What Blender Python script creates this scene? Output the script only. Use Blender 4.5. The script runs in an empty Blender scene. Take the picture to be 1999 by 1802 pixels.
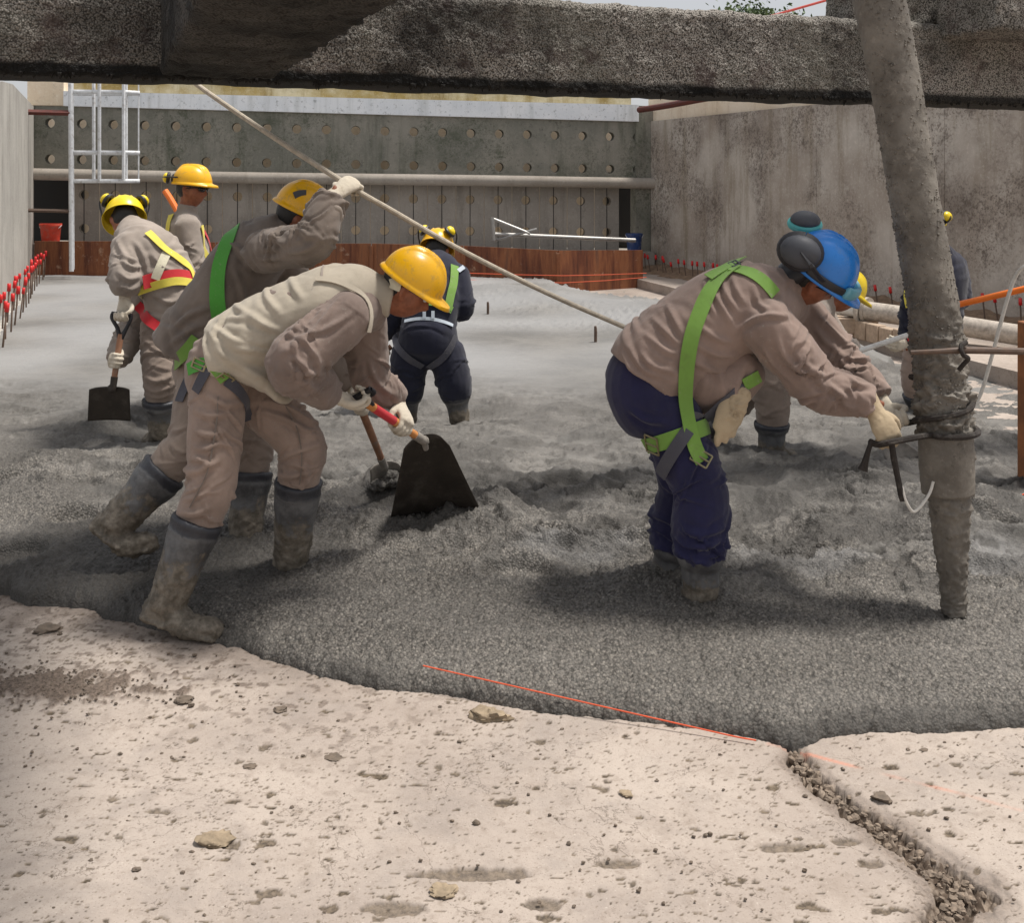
import bpy, bmesh, math, random
import numpy as np
from mathutils import Vector, Matrix
from mathutils.bvhtree import BVHTree

random.seed(7)
RNG = np.random.default_rng(7)
scene = bpy.context.scene
COL = scene.collection

# ------------------------------------------------------------------ camera
F, CX, HY, H = 2100.0, 999.5, 351.0, 1.75      # focal length, principal column, horizon row (photo pixels), eye height (m)
cam_data = bpy.data.cameras.new('camera')
cam_data.sensor_fit = 'HORIZONTAL'
cam_data.sensor_width = 36.0
cam_data.lens = 36.0 * F / 1999.0
cam_data.shift_y = -(901.0 - HY) / 1999.0
cam_data.clip_start = 0.05
cam_data.clip_end = 500.0
cam = bpy.data.objects.new('camera', cam_data)
COL.objects.link(cam)
cam.location = (0, 0, H)
cam.rotation_euler = (math.radians(90), 0, 0)
scene.camera = cam

# ------------------------------------------------------------------ sky and sun
SUN_DIR = Vector((0.36, 0.07, 0.93)).normalized()     # towards the sun: high, from the right
world = bpy.data.worlds.new('World')
scene.world = world
world.use_nodes = True
wn, wl = world.node_tree.nodes, world.node_tree.links
wn.clear()
sky = wn.new('ShaderNodeTexSky')
sky.sky_type = 'NISHITA'
sky.sun_disc = False
sky.sun_elevation = math.asin(SUN_DIR.z)
sky.sun_rotation = math.atan2(SUN_DIR.x, SUN_DIR.y)
sky.altitude = 300
sky.air_density = 1.0
sky.dust_density = 6.0
sky.ozone_density = 1.0
veil = wn.new('ShaderNodeMix'); veil.data_type = 'RGBA'      # thin white cloud veil over the whole sky
veil.inputs['Factor'].default_value = 0.55
veil.inputs['B'].default_value = (14.0, 14.1, 14.4, 1)
bg = wn.new('ShaderNodeBackground'); bg.inputs['Strength'].default_value = 0.06
wo = wn.new('ShaderNodeOutputWorld')
wl.new(sky.outputs[0], veil.inputs['A'])
wl.new(veil.outputs['Result'], bg.inputs['Color'])
wl.new(bg.outputs[0], wo.inputs['Surface'])

sun_data = bpy.data.lights.new('sun', 'SUN')
sun_data.energy = 4.3
sun_data.angle = math.radians(11.0)
sun_data.color = (1.0, 0.955, 0.9)
sun = bpy.data.objects.new('sun', sun_data)
COL.objects.link(sun)
sun.rotation_euler = SUN_DIR.to_track_quat('Z', 'Y').to_euler()

scene.view_settings.view_transform = 'Standard'
scene.view_settings.look = 'None'
scene.view_settings.exposure = 0.15
scene.view_settings.gamma = 1.0
scene.view_settings.use_curve_mapping = False
scene.render.engine = 'CYCLES'
scene.cycles.max_bounces = 6
scene.cycles.use_denoising = True

# ------------------------------------------------------------------ points in the place
def P(px, py, Y):
    """the point at depth Y (m) seen at photo pixel (px, py)"""
    return np.array([(px - CX) / F * Y, Y, H - (py - HY) / F * Y])
def G(px, py, z=0.0):
    """the point on the level z seen at photo pixel (px, py)"""
    return P(px, py, F * (H - z) / (py - HY))
def unit(v):
    v = np.asarray(v, float)
    return v / (np.linalg.norm(v) + 1e-12)

# ------------------------------------------------------------------ noise
def _hash(x, y, z, s):
    u = np.uint32
    h = x.astype(np.int32).astype(u) * u(374761393) + y.astype(np.int32).astype(u) * u(668265263) + z.astype(np.int32).astype(u) * u(1274126177) + u((s * 974634777) & 0xffffffff)
    h = (h ^ (h >> u(13))) * u(1274126177)
    h = (h ^ (h >> u(16))) * u(2246822519)
    return h ^ (h >> u(15))
def perlin(p, s=0):
    p = np.asarray(p, float)
    i = np.floor(p).astype(np.int64); f = p - i
    u = f * f * f * (f * (f * 6 - 15) + 10)
    out = 0
    for dx in (0, 1):
        for dy in (0, 1):
            for dz in (0, 1):
                h = _hash(i[:, 0] + dx, i[:, 1] + dy, i[:, 2] + dz, s)
                g = ((h & 1023) / 511.5 - 1) * (f[:, 0] - dx) + (((h >> 10) & 1023) / 511.5 - 1) * (f[:, 1] - dy) + (((h >> 20) & 1023) / 511.5 - 1) * (f[:, 2] - dz)
                w = (u[:, 0] if dx else 1 - u[:, 0]) * (u[:, 1] if dy else 1 - u[:, 1]) * (u[:, 2] if dz else 1 - u[:, 2])
                out = out + g * w
    return out * 1.3
def fbm(p, octaves=4, s=0, gain=0.5):
    a, out, q = 1.0, 0, np.asarray(p, float)
    for k in range(octaves):
        out = out + a * perlin(q, s + k * 17)
        q = q * 2.03 + 11.3; a *= gain
    return out
def xy0(x, y, sc=1.0, z=0.0):
    return np.stack([x * sc, y * sc, np.full_like(x, z)], 1)
def worley(x, y, s=0):
    """distance to the nearest cell point (0..1) and a random number for that cell"""
    ix, iy = np.floor(x).astype(np.int64), np.floor(y).astype(np.int64)
    best = np.full(x.shape, 9.0); rid = np.zeros_like(x)
    z0 = np.zeros_like(ix)
    for dx in (-1, 0, 1):
        for dy in (-1, 0, 1):
            h = _hash(ix + dx, iy + dy, z0, s)
            cx = ix + dx + (h & 1023) / 1023.0; cy = iy + dy + ((h >> 10) & 1023) / 1023.0
            d = np.hypot(x - cx, y - cy)
            m = d < best
            best = np.where(m, d, best); rid = np.where(m, ((h >> 20) & 1023) / 1023.0, rid)
    return best, rid
def smooth(a, b, x):
    t = np.clip((x - a) / (b - a), 0, 1)
    return t * t * (3 - 2 * t)

# ------------------------------------------------------------------ mesh helpers
def catmull(a, sub):
    a = np.asarray(a, float); n = len(a)
    if n < 3 or sub <= 1:
        if sub <= 1 or n < 2: return a
        t = np.linspace(0, 1, sub * (n - 1) + 1)[:, None]
        return a[0] * (1 - t) + a[1] * t
    e = np.vstack([2 * a[0] - a[1], a, 2 * a[-1] - a[-2]])
    out = []
    for i in range(n - 1):
        p0, p1, p2, p3 = e[i:i + 4]
        for k in range(sub):
            t = k / sub
            out.append(0.5 * (2 * p1 + (p2 - p0) * t + (2 * p0 - 5 * p1 + 4 * p2 - p3) * t * t + (3 * p1 - p0 - 3 * p2 + p3) * t ** 3))
    out.append(a[-1])
    return np.array(out)

def tube(pts, rad, side=None, seg=14, sub=4, round_ends=(0, 0), cap=True):
    """a swept tube with an elliptical section; rad is r, or (half width along side, half depth)"""
    pts = np.asarray(pts, float)
    rad = np.asarray(rad, float)
    if rad.ndim == 0: rad = np.full((len(pts), 2), float(rad))
    if rad.ndim == 1: rad = np.stack([rad, rad], 1)
    arr = catmull(np.hstack([pts, rad]), sub)
    c, r = arr[:, :3], np.maximum(arr[:, 3:5], 1e-4)
    T = np.gradient(c, axis=0); T /= np.linalg.norm(T, axis=1)[:, None] + 1e-12
    if round_ends[0]:
        k = [0.95, 0.75, 0.4]; rr = r[0].mean()
        ex = [c[0] - T[0] * rr * round_ends[0] * math.sqrt(1 - q * q) for q in k][::-1]
        c = np.vstack([ex, c]); r = np.vstack([[r[0] * q for q in k[::-1]], r]); T = np.vstack([[T[0]] * 3, T])
    if round_ends[1]:
        k = [0.95, 0.75, 0.4]; rr = r[-1].mean()
        ex = [c[-1] + T[-1] * rr * round_ends[1] * math.sqrt(1 - q * q) for q in k]
        c = np.vstack([c, ex]); r = np.vstack([r, [r[-1] * q for q in k]]); T = np.vstack([T, [T[-1]] * 3])
    S = []
    if side is None:
        ref = np.array([0, 0, 1.0]) if abs(T[0][2]) < 0.8 else np.array([1.0, 0, 0])
        s = unit(np.cross(ref, T[0]))
        for t in T:
            s = unit(s - t * np.dot(s, t)); S.append(s)
    else:
        side = np.asarray(side, float)
        for t in T: S.append(unit(side - t * np.dot(side, t)))
    S = np.array(S); N = np.cross(T, S)
    ph = np.linspace(0, 2 * np.pi, seg, endpoint=False)
    v = c[:, None, :] + r[:, None, :1] * np.cos(ph)[None, :, None] * S[:, None, :] + r[:, None, 1:2] * np.sin(ph)[None, :, None] * N[:, None, :]
    n = len(c)
    verts = v.reshape(-1, 3)
    faces = []
    for i in range(n - 1):
        for j in range(seg):
            k = (j + 1) % seg
            faces.append((i * seg + j, i * seg + k, (i + 1) * seg + k, (i + 1) * seg + j))
    if cap:
        faces.append(tuple(range(seg - 1, -1, -1))); faces.append(tuple((n - 1) * seg + j for j in range(seg)))
    return verts, faces

def ball(c, r, seg=16, rings=10, frame=None):
    """an ellipsoid; r = (rx, ry, rz); frame rows are the axes"""
    r = np.broadcast_to(np.asarray(r, float), (3,))
    th = np.linspace(0, 2 * np.pi, seg, endpoint=False)
    v = [[0, 0, 1.0]]
    for i in range(1, rings):
        a = np.pi * i / rings
        v += [[math.sin(a) * math.cos(t), math.sin(a) * math.sin(t), math.cos(a)] for t in th]
    v.append([0, 0, -1.0])
    v = np.array(v) * r
    if frame is not None: v = v @ np.asarray(frame)
    v = v + np.asarray(c)
    f = [(0, 1 + j, 1 + (j + 1) % seg) for j in range(seg)]
    for i in range(rings - 2):
        b = 1 + i * seg
        f += [(b + j, b + seg + j, b + seg + (j + 1) % seg, b + (j + 1) % seg) for j in range(seg)]
    b = 1 + (rings - 2) * seg; last = len(v) - 1
    f += [(last, b + (j + 1) % seg, b + j) for j in range(seg)]
    return v, f

def hexa(c):
    """a box from its 8 corners: 4 below, then 4 above, both anticlockwise"""
    return np.array(c, float), [(3, 2, 1, 0), (4, 5, 6, 7), (0, 1, 5, 4), (1, 2, 6, 5), (2, 3, 7, 6), (3, 0, 4, 7)]
def slab_box(a, b, thick, z0, z1, z0b=None, z1b=None):
    """an upright box on the ground line a->b; thick is laid to the left of a->b (away from the viewer for a line going right)"""
    a, b = np.asarray(a, float)[:2], np.asarray(b, float)[:2]
    d = unit(b - a); n = np.array([-d[1], d[0]]) * thick
    z0b = z0 if z0b is None else z0b; z1b = z1 if z1b is None else z1b
    q = [a, b, b + n, a + n]; lo = [z0, z0b, z0b, z0]; hi = [z1, z1b, z1b, z1]
    return hexa([(*p, z) for p, z in zip(q, lo)] + [(*p, z) for p, z in zip(q, hi)])

def merge(vfs):
    V, Fc, k = [], [], 0
    for v, f in vfs:
        V.append(np.asarray(v, float)); Fc += [tuple(i + k for i in q) for q in f]; k += len(v)
    return np.vstack(V), Fc
def mesh(name, vf, smooth_shade=True):
    v, f = vf
    me = bpy.data.meshes.new(name)
    me.from_pydata(np.asarray(v).tolist(), [], f)
    me.validate(); me.update()
    if smooth_shade: me.polygons.foreach_set('use_smooth', [True] * len(me.polygons))
    return me
ORIGIN = {}
def put(name, me, mat, parent=None, sharp=None):
    o = bpy.data.objects.new(name, me)
    COL.objects.link(o)
    if mat is not None and not me.materials: me.materials.append(mat)
    if parent is not None:
        o.parent = parent
        if parent.name in ORIGIN: o.matrix_parent_inverse = Matrix.Translation(-Vector(ORIGIN[parent.name]))
    if sharp is not None and hasattr(me, 'set_sharp_from_angle'): me.set_sharp_from_angle(angle=math.radians(sharp))
    return o
def add(name, vf, mat, parent=None, sharp=35, smooth_shade=True):
    if isinstance(vf, list): vf = merge(vf)
    return put(name, mesh(name, vf, smooth_shade), mat, parent, sharp)
def bevel(o, w=0.01, seg=2):
    m = o.modifiers.new('bevel', 'BEVEL'); m.width = w; m.segments = seg; m.limit_method = 'ANGLE'
    return o
def tag(o, label, cat=None, group=None, kind=None):
    o['label'] = label
    if cat: o['category'] = cat
    if group: o['group'] = group
    if kind: o['kind'] = kind
    return o
def empty(name, loc, label, cat, group=None):
    o = bpy.data.objects.new(name, None)
    COL.objects.link(o)
    o.empty_display_size = 0.1
    o.location = Vector(np.asarray(loc, float))
    ORIGIN[o.name] = tuple(float(q) for q in loc)
    return tag(o, label, cat, group)
def grid_mesh(name, A, attrs=None):
    n, m = A.shape[:2]
    me = bpy.data.meshes.new(name)
    me.vertices.add(n * m)
    me.vertices.foreach_set('co', A.reshape(-1).astype(np.float32))
    i, j = np.meshgrid(np.arange(n - 1), np.arange(m - 1), indexing='ij')
    a = (i * m + j).reshape(-1)
    q = np.stack([a, a + 1, a + m + 1, a + m], 1).reshape(-1).astype(np.int32)
    k = len(a)
    me.loops.add(4 * k); me.loops.foreach_set('vertex_index', q)
    me.polygons.add(k); me.polygons.foreach_set('loop_start', np.arange(0, 4 * k, 4, dtype=np.int32))
    me.polygons.foreach_set('use_smooth', np.ones(k, bool))
    me.update(calc_edges=True); me.validate()
    for key, val in (attrs or {}).items():
        at = me.attributes.new(key, 'FLOAT', 'POINT'); at.data.foreach_set('value', np.asarray(val, np.float32).reshape(-1))
    return me

def remesh(vfs, voxel, smooth_it=4):
    """one continuous skin round overlapping volumes"""
    me = mesh('tmp', merge(vfs))
    o = bpy.data.objects.new('tmp', me); COL.objects.link(o)
    r = o.modifiers.new('r', 'REMESH'); r.mode = 'VOXEL'; r.voxel_size = voxel; r.use_smooth_shade = True
    if smooth_it:
        s = o.modifiers.new('s', 'SMOOTH'); s.factor = 0.5; s.iterations = smooth_it
    dg = bpy.context.evaluated_depsgraph_get(); dg.update()
    out = bpy.data.meshes.new_from_object(o.evaluated_get(dg))
    bpy.data.objects.remove(o); bpy.data.meshes.remove(me)
    out.polygons.foreach_set('use_smooth', [True] * len(out.polygons))
    return out
def coords(me):
    a = np.empty(len(me.vertices) * 3, np.float32); me.vertices.foreach_get('co', a); return a.reshape(-1, 3).astype(float)
def normals(me):
    a = np.empty(len(me.vertices) * 3, np.float32); me.vertex_normals.foreach_get('vector', a); return a.reshape(-1, 3).astype(float)
def set_coords(me, c):
    me.vertices.foreach_set('co', c.astype(np.float32).reshape(-1)); me.update()

# ------------------------------------------------------------------ materials
def lin(c):
    return tuple(((q / 255) / 12.92 if q / 255 <= 0.04045 else ((q / 255 + 0.055) / 1.055) ** 2.4) for q in c)
MATS = {}
class NT:
    def __init__(s, name):
        s.m = bpy.data.materials.new(name); s.m.use_nodes = True
        s.n, s.l = s.m.node_tree.nodes, s.m.node_tree.links
        s.b = s.n['Principled BSDF']; s.tc = s.n.new('ShaderNodeTexCoord')
        MATS[name] = s.m
    def coord(s, scale=(1, 1, 1), kind='Object', rot=(0, 0, 0)):
        mp = s.n.new('ShaderNodeMapping'); mp.inputs['Scale'].default_value = scale; mp.inputs['Rotation'].default_value = rot
        s.l.new(s.tc.outputs[kind], mp.inputs['Vector']); return mp.outputs[0]
    def noise(s, scale, detail=6, rough=0.6, vec=None, dist=0.0):
        t = s.n.new('ShaderNodeTexNoise'); t.inputs['Scale'].default_value = scale; t.inputs['Detail'].default_value = detail
        t.inputs['Roughness'].default_value = rough; t.inputs['Distortion'].default_value = dist
        s.l.new(vec if vec is not None else s.tc.outputs['Object'], t.inputs['Vector']); return t.outputs['Fac']
    def voro(s, scale, feature='F1', vec=None, rand=1.0, out='Distance'):
        t = s.n.new('ShaderNodeTexVoronoi'); t.feature = feature; t.inputs['Scale'].default_value = scale; t.inputs['Randomness'].default_value = rand
        s.l.new(vec if vec is not None else s.tc.outputs['Object'], t.inputs['Vector']); return t.outputs[out]
    def ramp(s, fac, stops):
        r = s.n.new('ShaderNodeValToRGB'); e = r.color_ramp.elements
        while len(e) < len(stops): e.new(0.5)
        for q, (pos, c) in zip(e, stops):
            q.position = pos; q.color = (*c, 1) if len(c) == 3 else c
        s.l.new(fac, r.inputs[0]); return r.outputs[0]
    def rng(s, fac, a, b, c=0.0, d=1.0):
        t = s.n.new('ShaderNodeMapRange'); t.interpolation_type = 'SMOOTHSTEP'
        for k, v in zip(('From Min', 'From Max', 'To Min', 'To Max'), (a, b, c, d)): t.inputs[k].default_value = v
        s.l.new(fac, t.inputs['Value']); return t.outputs[0]
    def math(s, op, a, b):
        t = s.n.new('ShaderNodeMath'); t.operation = op
        for k, v in enumerate((a, b)):
            if isinstance(v, (int, float)): t.inputs[k].default_value = v
            else: s.l.new(v, t.inputs[k])
        return t.outputs[0]
    def mix(s, fac, a, b, mode='MIX'):
        t = s.n.new('ShaderNodeMix'); t.data_type = 'RGBA'; t.blend_type = mode
        if isinstance(fac, (int, float)): t.inputs['Factor'].default_value = fac
        else: s.l.new(fac, t.inputs['Factor'])
        for k, v in (('A', a), ('B', b)):
            if isinstance(v, tuple): t.inputs[k].default_value = (*v, 1)
            else: s.l.new(v, t.inputs[k])
        return t.outputs['Result']
    def attr(s, name):
        t = s.n.new('ShaderNodeAttribute'); t.attribute_name = name; return t.outputs['Fac']
    def geo(s, out='Position'):
        return s.n.new('ShaderNodeNewGeometry').outputs[out]
    def sep(s, vec, ax):
        t = s.n.new('ShaderNodeSeparateXYZ'); s.l.new(vec, t.inputs[0]); return t.outputs[ax]
    def color(s, c):
        if isinstance(c, tuple): s.b.inputs['Base Color'].default_value = (*c, 1)
        else: s.l.new(c, s.b.inputs['Base Color'])
        return s
    def rough(s, v):
        if isinstance(v, (int, float)): s.b.inputs['Roughness'].default_value = v
        else: s.l.new(v, s.b.inputs['Roughness'])
        return s
    def set(s, **k):
        for a, v in k.items(): s.b.inputs[a.replace('_', ' ')].default_value = v
        return s
    def bump(s, h, strength=0.5, dist=0.01, prev=None):
        t = s.n.new('ShaderNodeBump'); t.inputs['Strength'].default_value = strength; t.inputs['Distance'].default_value = dist
        s.l.new(h, t.inputs['Height'])
        if prev is not None: s.l.new(prev, t.inputs['Normal'])
        s.l.new(t.outputs[0], s.b.inputs['Normal']); return t.outputs[0]

def m_fabric(name, c, dirt=(0.3, 0.27, 0.24), dirt_amt=0.35, var=0.18, rough=0.9):
    t = NT(name)
    big = t.noise(5, 5, 0.6); fine = t.noise(60, 4, 0.6)
    lo = tuple(q * (1 - var) for q in c); hi = tuple(min(1, q * (1 + var)) for q in c)
    base = t.mix(t.rng(big, 0.3, 0.7), lo, hi)
    base = t.mix(t.math('MULTIPLY', t.rng(t.noise(9, 8, 0.7), 0.52, 0.75), dirt_amt), base, dirt)
    base = t.mix(t.math('MULTIPLY', t.math('MULTIPLY', t.rng(t.noise(75, 5, 0.65), 0.6, 0.66), t.rng(t.noise(4, 3, 0.6), 0.42, 0.62)), 0.55 * (dirt_amt > 0.2)), base, lin((150, 143, 134)))      # cement splashes
    t.color(base).rough(rough).set(Specular_IOR_Level=0.2, Sheen_Weight=0.15, Sheen_Roughness=0.6)
    weave = t.noise(900, 2, 0.5)
    rg = t.n.new('ShaderNodeTexNoise'); rg.noise_type = 'RIDGED_MULTIFRACTAL'; rg.inputs['Scale'].default_value = 11; rg.inputs['Detail'].default_value = 3; rg.inputs['Distortion'].default_value = 0.6
    t.l.new(t.tc.outputs['Object'], rg.inputs['Vector'])
    b0 = t.bump(rg.outputs['Fac'], 0.22, 0.008)
    b1 = t.bump(fine, 0.25, 0.004, b0)
    t.bump(weave, 0.25, 0.001, b1)
    return t.m
def m_plain(name, c, rough=0.5, var=0.15, scale=20, bump=0.1, dist=0.002, metal=0.0, spec=0.5, dirt=None, dirt_amt=0.5, dirt_scale=12):
    t = NT(name)
    n = t.noise(scale, 6, 0.65)
    base = t.mix(t.rng(n, 0.3, 0.7), tuple(q * (1 - var) for q in c), tuple(min(1, q * (1 + var)) for q in c))
    if dirt is not None:
        base = t.mix(t.math('MULTIPLY', t.rng(t.noise(dirt_scale, 8, 0.7), 0.5, 0.68), dirt_amt), base, dirt)
    t.color(base).rough(t.rng(n, 0.2, 0.8, max(0, rough - 0.1), min(1, rough + 0.12))).set(Metallic=metal, Specular_IOR_Level=spec)
    if bump: t.bump(n, bump, dist)
    return t.m
# ================================================================== materials of the setting
def wall_mat(name, c, c2, stain, streak=0.6, speck=0.5, scale=1.0, bumpd=0.006):
    t = NT(name)
    pos = t.geo()
    mp = t.n.new('ShaderNodeMapping'); t.l.new(pos, mp.inputs['Vector'])
    V = mp.outputs[0]
    mps = t.n.new('ShaderNodeMapping'); mps.inputs['Scale'].default_value = (2.2, 2.2, 0.22); t.l.new(pos, mps.inputs['Vector'])
    base = t.mix(t.rng(t.noise(1.1 * scale, 7, 0.65, V), 0.35, 0.68), c, c2)
    base = t.mix(t.math('MULTIPLY', t.rng(t.noise(1.6 * scale, 8, 0.7, mps.outputs[0]), 0.48, 0.72), streak), base, stain)
    base = t.mix(t.math('MULTIPLY', t.rng(t.noise(9 * scale, 9, 0.75, V), 0.55, 0.66), speck), base, tuple(q * 0.45 for q in stain))
    base = t.mix(t.math('MULTIPLY', t.rng(t.noise(26 * scale, 5, 0.7, V), 0.5, 0.75), 0.35), base, tuple(min(1, q * 1.5) for q in c2))
    t.color(base).rough(0.88).set(Specular_IOR_Level=0.25)
    t.bump(t.noise(30 * scale, 8, 0.7, V), 0.5, bumpd)
    return t.m
M_BACK = wall_mat('back_wall_concrete', lin((122, 121, 112)), lin((146, 142, 132)), lin((84, 88, 75)), 0.8, 0.5)
M_PANEL = wall_mat('panel_concrete', lin((148, 142, 134)), lin((166, 159, 150)), lin((118, 112, 104)), 0.6, 0.2)
M_LEFT = wall_mat('left_wall_concrete', lin((158, 154, 147)), lin((178, 174, 166)), lin((130, 126, 117)), 0.5, 0.25)
M_RIGHT = wall_mat('right_wall_concrete', lin((162, 151, 140)), lin((192, 184, 174)), lin((136, 124, 106)), 0.8, 0.0)
def blotch(m, c, lo=0.52, hi=0.64, amt=0.6):
    nt = m.node_tree; b = nt.nodes['Principled BSDF']; src = b.inputs['Base Color'].links[0].from_socket
    g = nt.nodes.new('ShaderNodeNewGeometry')
    prev = src
    for sc, l0, h0, k in ((0.7, 0.45, 0.62, 0.45), (16, lo, hi, amt), (5.5, 0.53, 0.62, 0.6), (34, 0.54, 0.6, 0.8)):
        n = nt.nodes.new('ShaderNodeTexNoise'); n.inputs['Scale'].default_value = sc; n.inputs['Detail'].default_value = 10; n.inputs['Roughness'].default_value = 0.72
        nt.links.new(g.outputs['Position'], n.inputs['Vector'])
        n2 = nt.nodes.new('ShaderNodeTexNoise'); n2.inputs['Scale'].default_value = 0.9; nt.links.new(g.outputs['Position'], n2.inputs['Vector'])
        r = nt.nodes.new('ShaderNodeMapRange'); r.interpolation_type = 'SMOOTHSTEP'
        for q, v in zip(('From Min', 'From Max', 'To Min', 'To Max'), (l0, h0, 0, k)): r.inputs[q].default_value = v
        nt.links.new(n.outputs['Fac'], r.inputs['Value'])
        r2 = nt.nodes.new('ShaderNodeMapRange'); r2.inputs['From Min'].default_value = 0.42; r2.inputs['From Max'].default_value = 0.6; nt.links.new(n2.outputs['Fac'], r2.inputs['Value'])
        mu = nt.nodes.new('ShaderNodeMath'); mu.operation = 'MULTIPLY'; nt.links.new(r.outputs[0], mu.inputs[0]); nt.links.new(r2.outputs[0], mu.inputs[1])
        x = nt.nodes.new('ShaderNodeMix'); x.data_type = 'RGBA'; nt.links.new(mu.outputs[0], x.inputs['Factor']); nt.links.new(prev, x.inputs['A']); x.inputs['B'].default_value = (*c, 1)
        prev = x.outputs['Result']
    nt.links.new(prev, b.inputs['Base Color'])
blotch(M_RIGHT, lin((96, 86, 78)), 0.5, 0.6, 0.65)
blotch(M_BACK, lin((84, 88, 74)), 0.5, 0.62, 0.5)
M_COPING = wall_mat('coping_plaster', lin((222, 204, 178)), lin((236, 222, 202)), lin((186, 160, 130)), 0.4, 0.2)
M_WHITE = wall_mat('whitewash', lin((226, 230, 234)), lin((240, 242, 244)), lin((150, 154, 148)), 0.35, 0.6, 1.6)
M_ALGAE = wall_mat('algae_channel', lin((146, 126, 74)), lin((188, 178, 150)), lin((118, 98, 52)), 0.8, 0.3, 1.4)
M_PIPEC = wall_mat('dusty_pipe', lin((150, 142, 132)), lin((168, 160, 150)), lin((110, 104, 92)), 0.3, 0.25)

t = NT('aggregate_beam')                     # washed aggregate, weathered
pos = t.geo()
v1 = t.voro(125, 'F1', pos); n1 = t.noise(1.7, 7, 0.65, pos); n2 = t.noise(9, 8, 0.7, pos)
cid = t.voro(125, 'F1', pos, out='Color')
stone = t.mix(0.55, t.ramp(t.sep(cid, 0), [(0, lin((92, 86, 78))), (0.45, lin((140, 132, 122))), (0.8, lin((128, 112, 104))), (1, lin((176, 168, 158)))]), lin((176, 172, 164)))
stone = t.mix(t.rng(v1, 0.35, 0.75), stone, lin((66, 62, 56)))
stone = t.mix(t.math('MULTIPLY', t.rng(n1, 0.45, 0.7), 0.5), stone, lin((92, 91, 80)))
stone = t.mix(t.math('MULTIPLY', t.rng(n2, 0.52, 0.66), 0.65), stone, lin((46, 43, 40)))
stone = t.mix(t.math('MULTIPLY', t.rng(t.noise(4.5, 8, 0.7, pos), 0.5, 0.68), 0.5), stone, lin((92, 76, 72)))
crust_shade = t.attr('crust_shade')  # black crust together with beam shade painted into the colour
stone = t.mix(crust_shade, stone, lin((17, 16, 14)))
t.color(stone).rough(0.85).set(Specular_IOR_Level=0.3)
b = t.bump(t.math('SUBTRACT', 1.0, v1), 0.8, 0.006)
t.bump(n2, 0.5, 0.01, b)
M_BEAM = t.m

t = NT('dry_floor_slab')
pos = t.geo()
n1 = t.noise(0.9, 6, 0.6, pos); n2 = t.noise(7, 8, 0.7, pos); n3 = t.noise(70, 5, 0.7, pos)
base = t.mix(t.rng(n1, 0.35, 0.65), lin((160, 148, 138)), lin((178, 166, 155)))
base = t.mix(t.math('MULTIPLY', t.rng(n2, 0.5, 0.72), 0.45), base, lin((138, 125, 113)))
base = t.mix(t.math('MULTIPLY', t.rng(n3, 0.6, 0.72), 0.5), base, lin((120, 104, 92)))
base = t.mix(t.math('MULTIPLY', t.rng(t.noise(2.3, 8, 0.72, pos, 0.4), 0.46, 0.66), 0.5), base, lin((140, 131, 124)))
base = t.mix(t.math('MULTIPLY', t.rng(t.noise(24, 8, 0.75, pos), 0.5, 0.68), 0.45), base, lin((128, 115, 103)))
base = t.mix(t.math('MULTIPLY', t.rng(t.noise(170, 4, 0.7, pos), 0.58, 0.68), 0.6), base, lin((98, 88, 78)))
base = t.mix(t.math('MULTIPLY', t.rng(t.noise(110, 4, 0.7, pos), 0.62, 0.7), 0.5), base, lin((204, 194, 182)))
crk = t.math('ABSOLUTE', t.math('SUBTRACT', t.noise(1.1, 9, 0.62, pos, 0.3), 0.5), 0.0)
base = t.mix(t.math('MULTIPLY', t.rng(crk, 0.0022, 0.0008), 0.6), base, lin((92, 82, 72)))
pit = t.attr('pit')
pitc = t.mix(t.rng(t.noise(60, 6, 0.7, pos), 0.35, 0.65), lin((62, 54, 45)), lin((118, 105, 89)))
base = t.mix(pit, base, pitc)
base = t.mix(t.attr('damp'), base, t.mix(t.rng(t.noise(90, 5, 0.7, pos), 0.35, 0.65), lin((78, 68, 60)), lin((122, 108, 97))))
base = t.mix(t.attr('chalk'), base, lin((222, 128, 92)))
rub = t.mix(t.rng(t.voro(40, 'F1', pos), 0.2, 0.7), lin((150, 136, 122)), lin((84, 72, 62)))
base = t.mix(t.attr('trench'), base, rub)
t.color(base).rough(0.9).set(Specular_IOR_Level=0.2)
b = t.bump(n3, 0.55, 0.005); b = t.bump(t.noise(190, 4, 0.7, pos), 0.5, 0.002, b); t.bump(n2, 0.3, 0.012, b)
M_SLAB = t.m

t = NT('wet_concrete')
pos = t.geo()
n1 = t.noise(1.3, 6, 0.6, pos); n2 = t.noise(14, 8, 0.7, pos)
v = t.voro(105, 'F1', pos); cid = t.voro(105, 'F1', pos, out='Color')
base = t.mix(t.rng(n1, 0.35, 0.65), lin((100, 98, 94)), lin((123, 120, 115)))
peb = t.ramp(t.sep(cid, 1), [(0, lin((92, 86, 78))), (0.4, lin((112, 106, 97))), (0.75, lin((130, 121, 111))), (1, lin((172, 164, 152)))])
pebm = t.attr('pebble')
base = t.mix(t.math('MULTIPLY', pebm, 0.5), base, peb)
base = t.mix(t.math('MULTIPLY', t.rng(v, 0.42, 0.72), t.math('MULTIPLY', pebm, 0.7)), base, lin((48, 45, 41)))  # shade in the gaps between stones, painted dark
base = t.mix(t.math('MULTIPLY', t.rng(n2, 0.55, 0.72), 0.4), base, lin((92, 88, 82)))
base = t.mix(t.attr('pale'), base, lin((150, 150, 150)))
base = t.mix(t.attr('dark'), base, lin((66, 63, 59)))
t.color(base).rough(t.math('ADD', t.rng(n2, 0.3, 0.7, 0.36, 0.56), t.math('MULTIPLY', t.math('SUBTRACT', 1.0, pebm), 0.2))).set(Specular_IOR_Level=0.4)
b = t.bump(t.math('MULTIPLY', t.math('SUBTRACT', 1.0, v), pebm), 0.7, 0.006)
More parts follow.
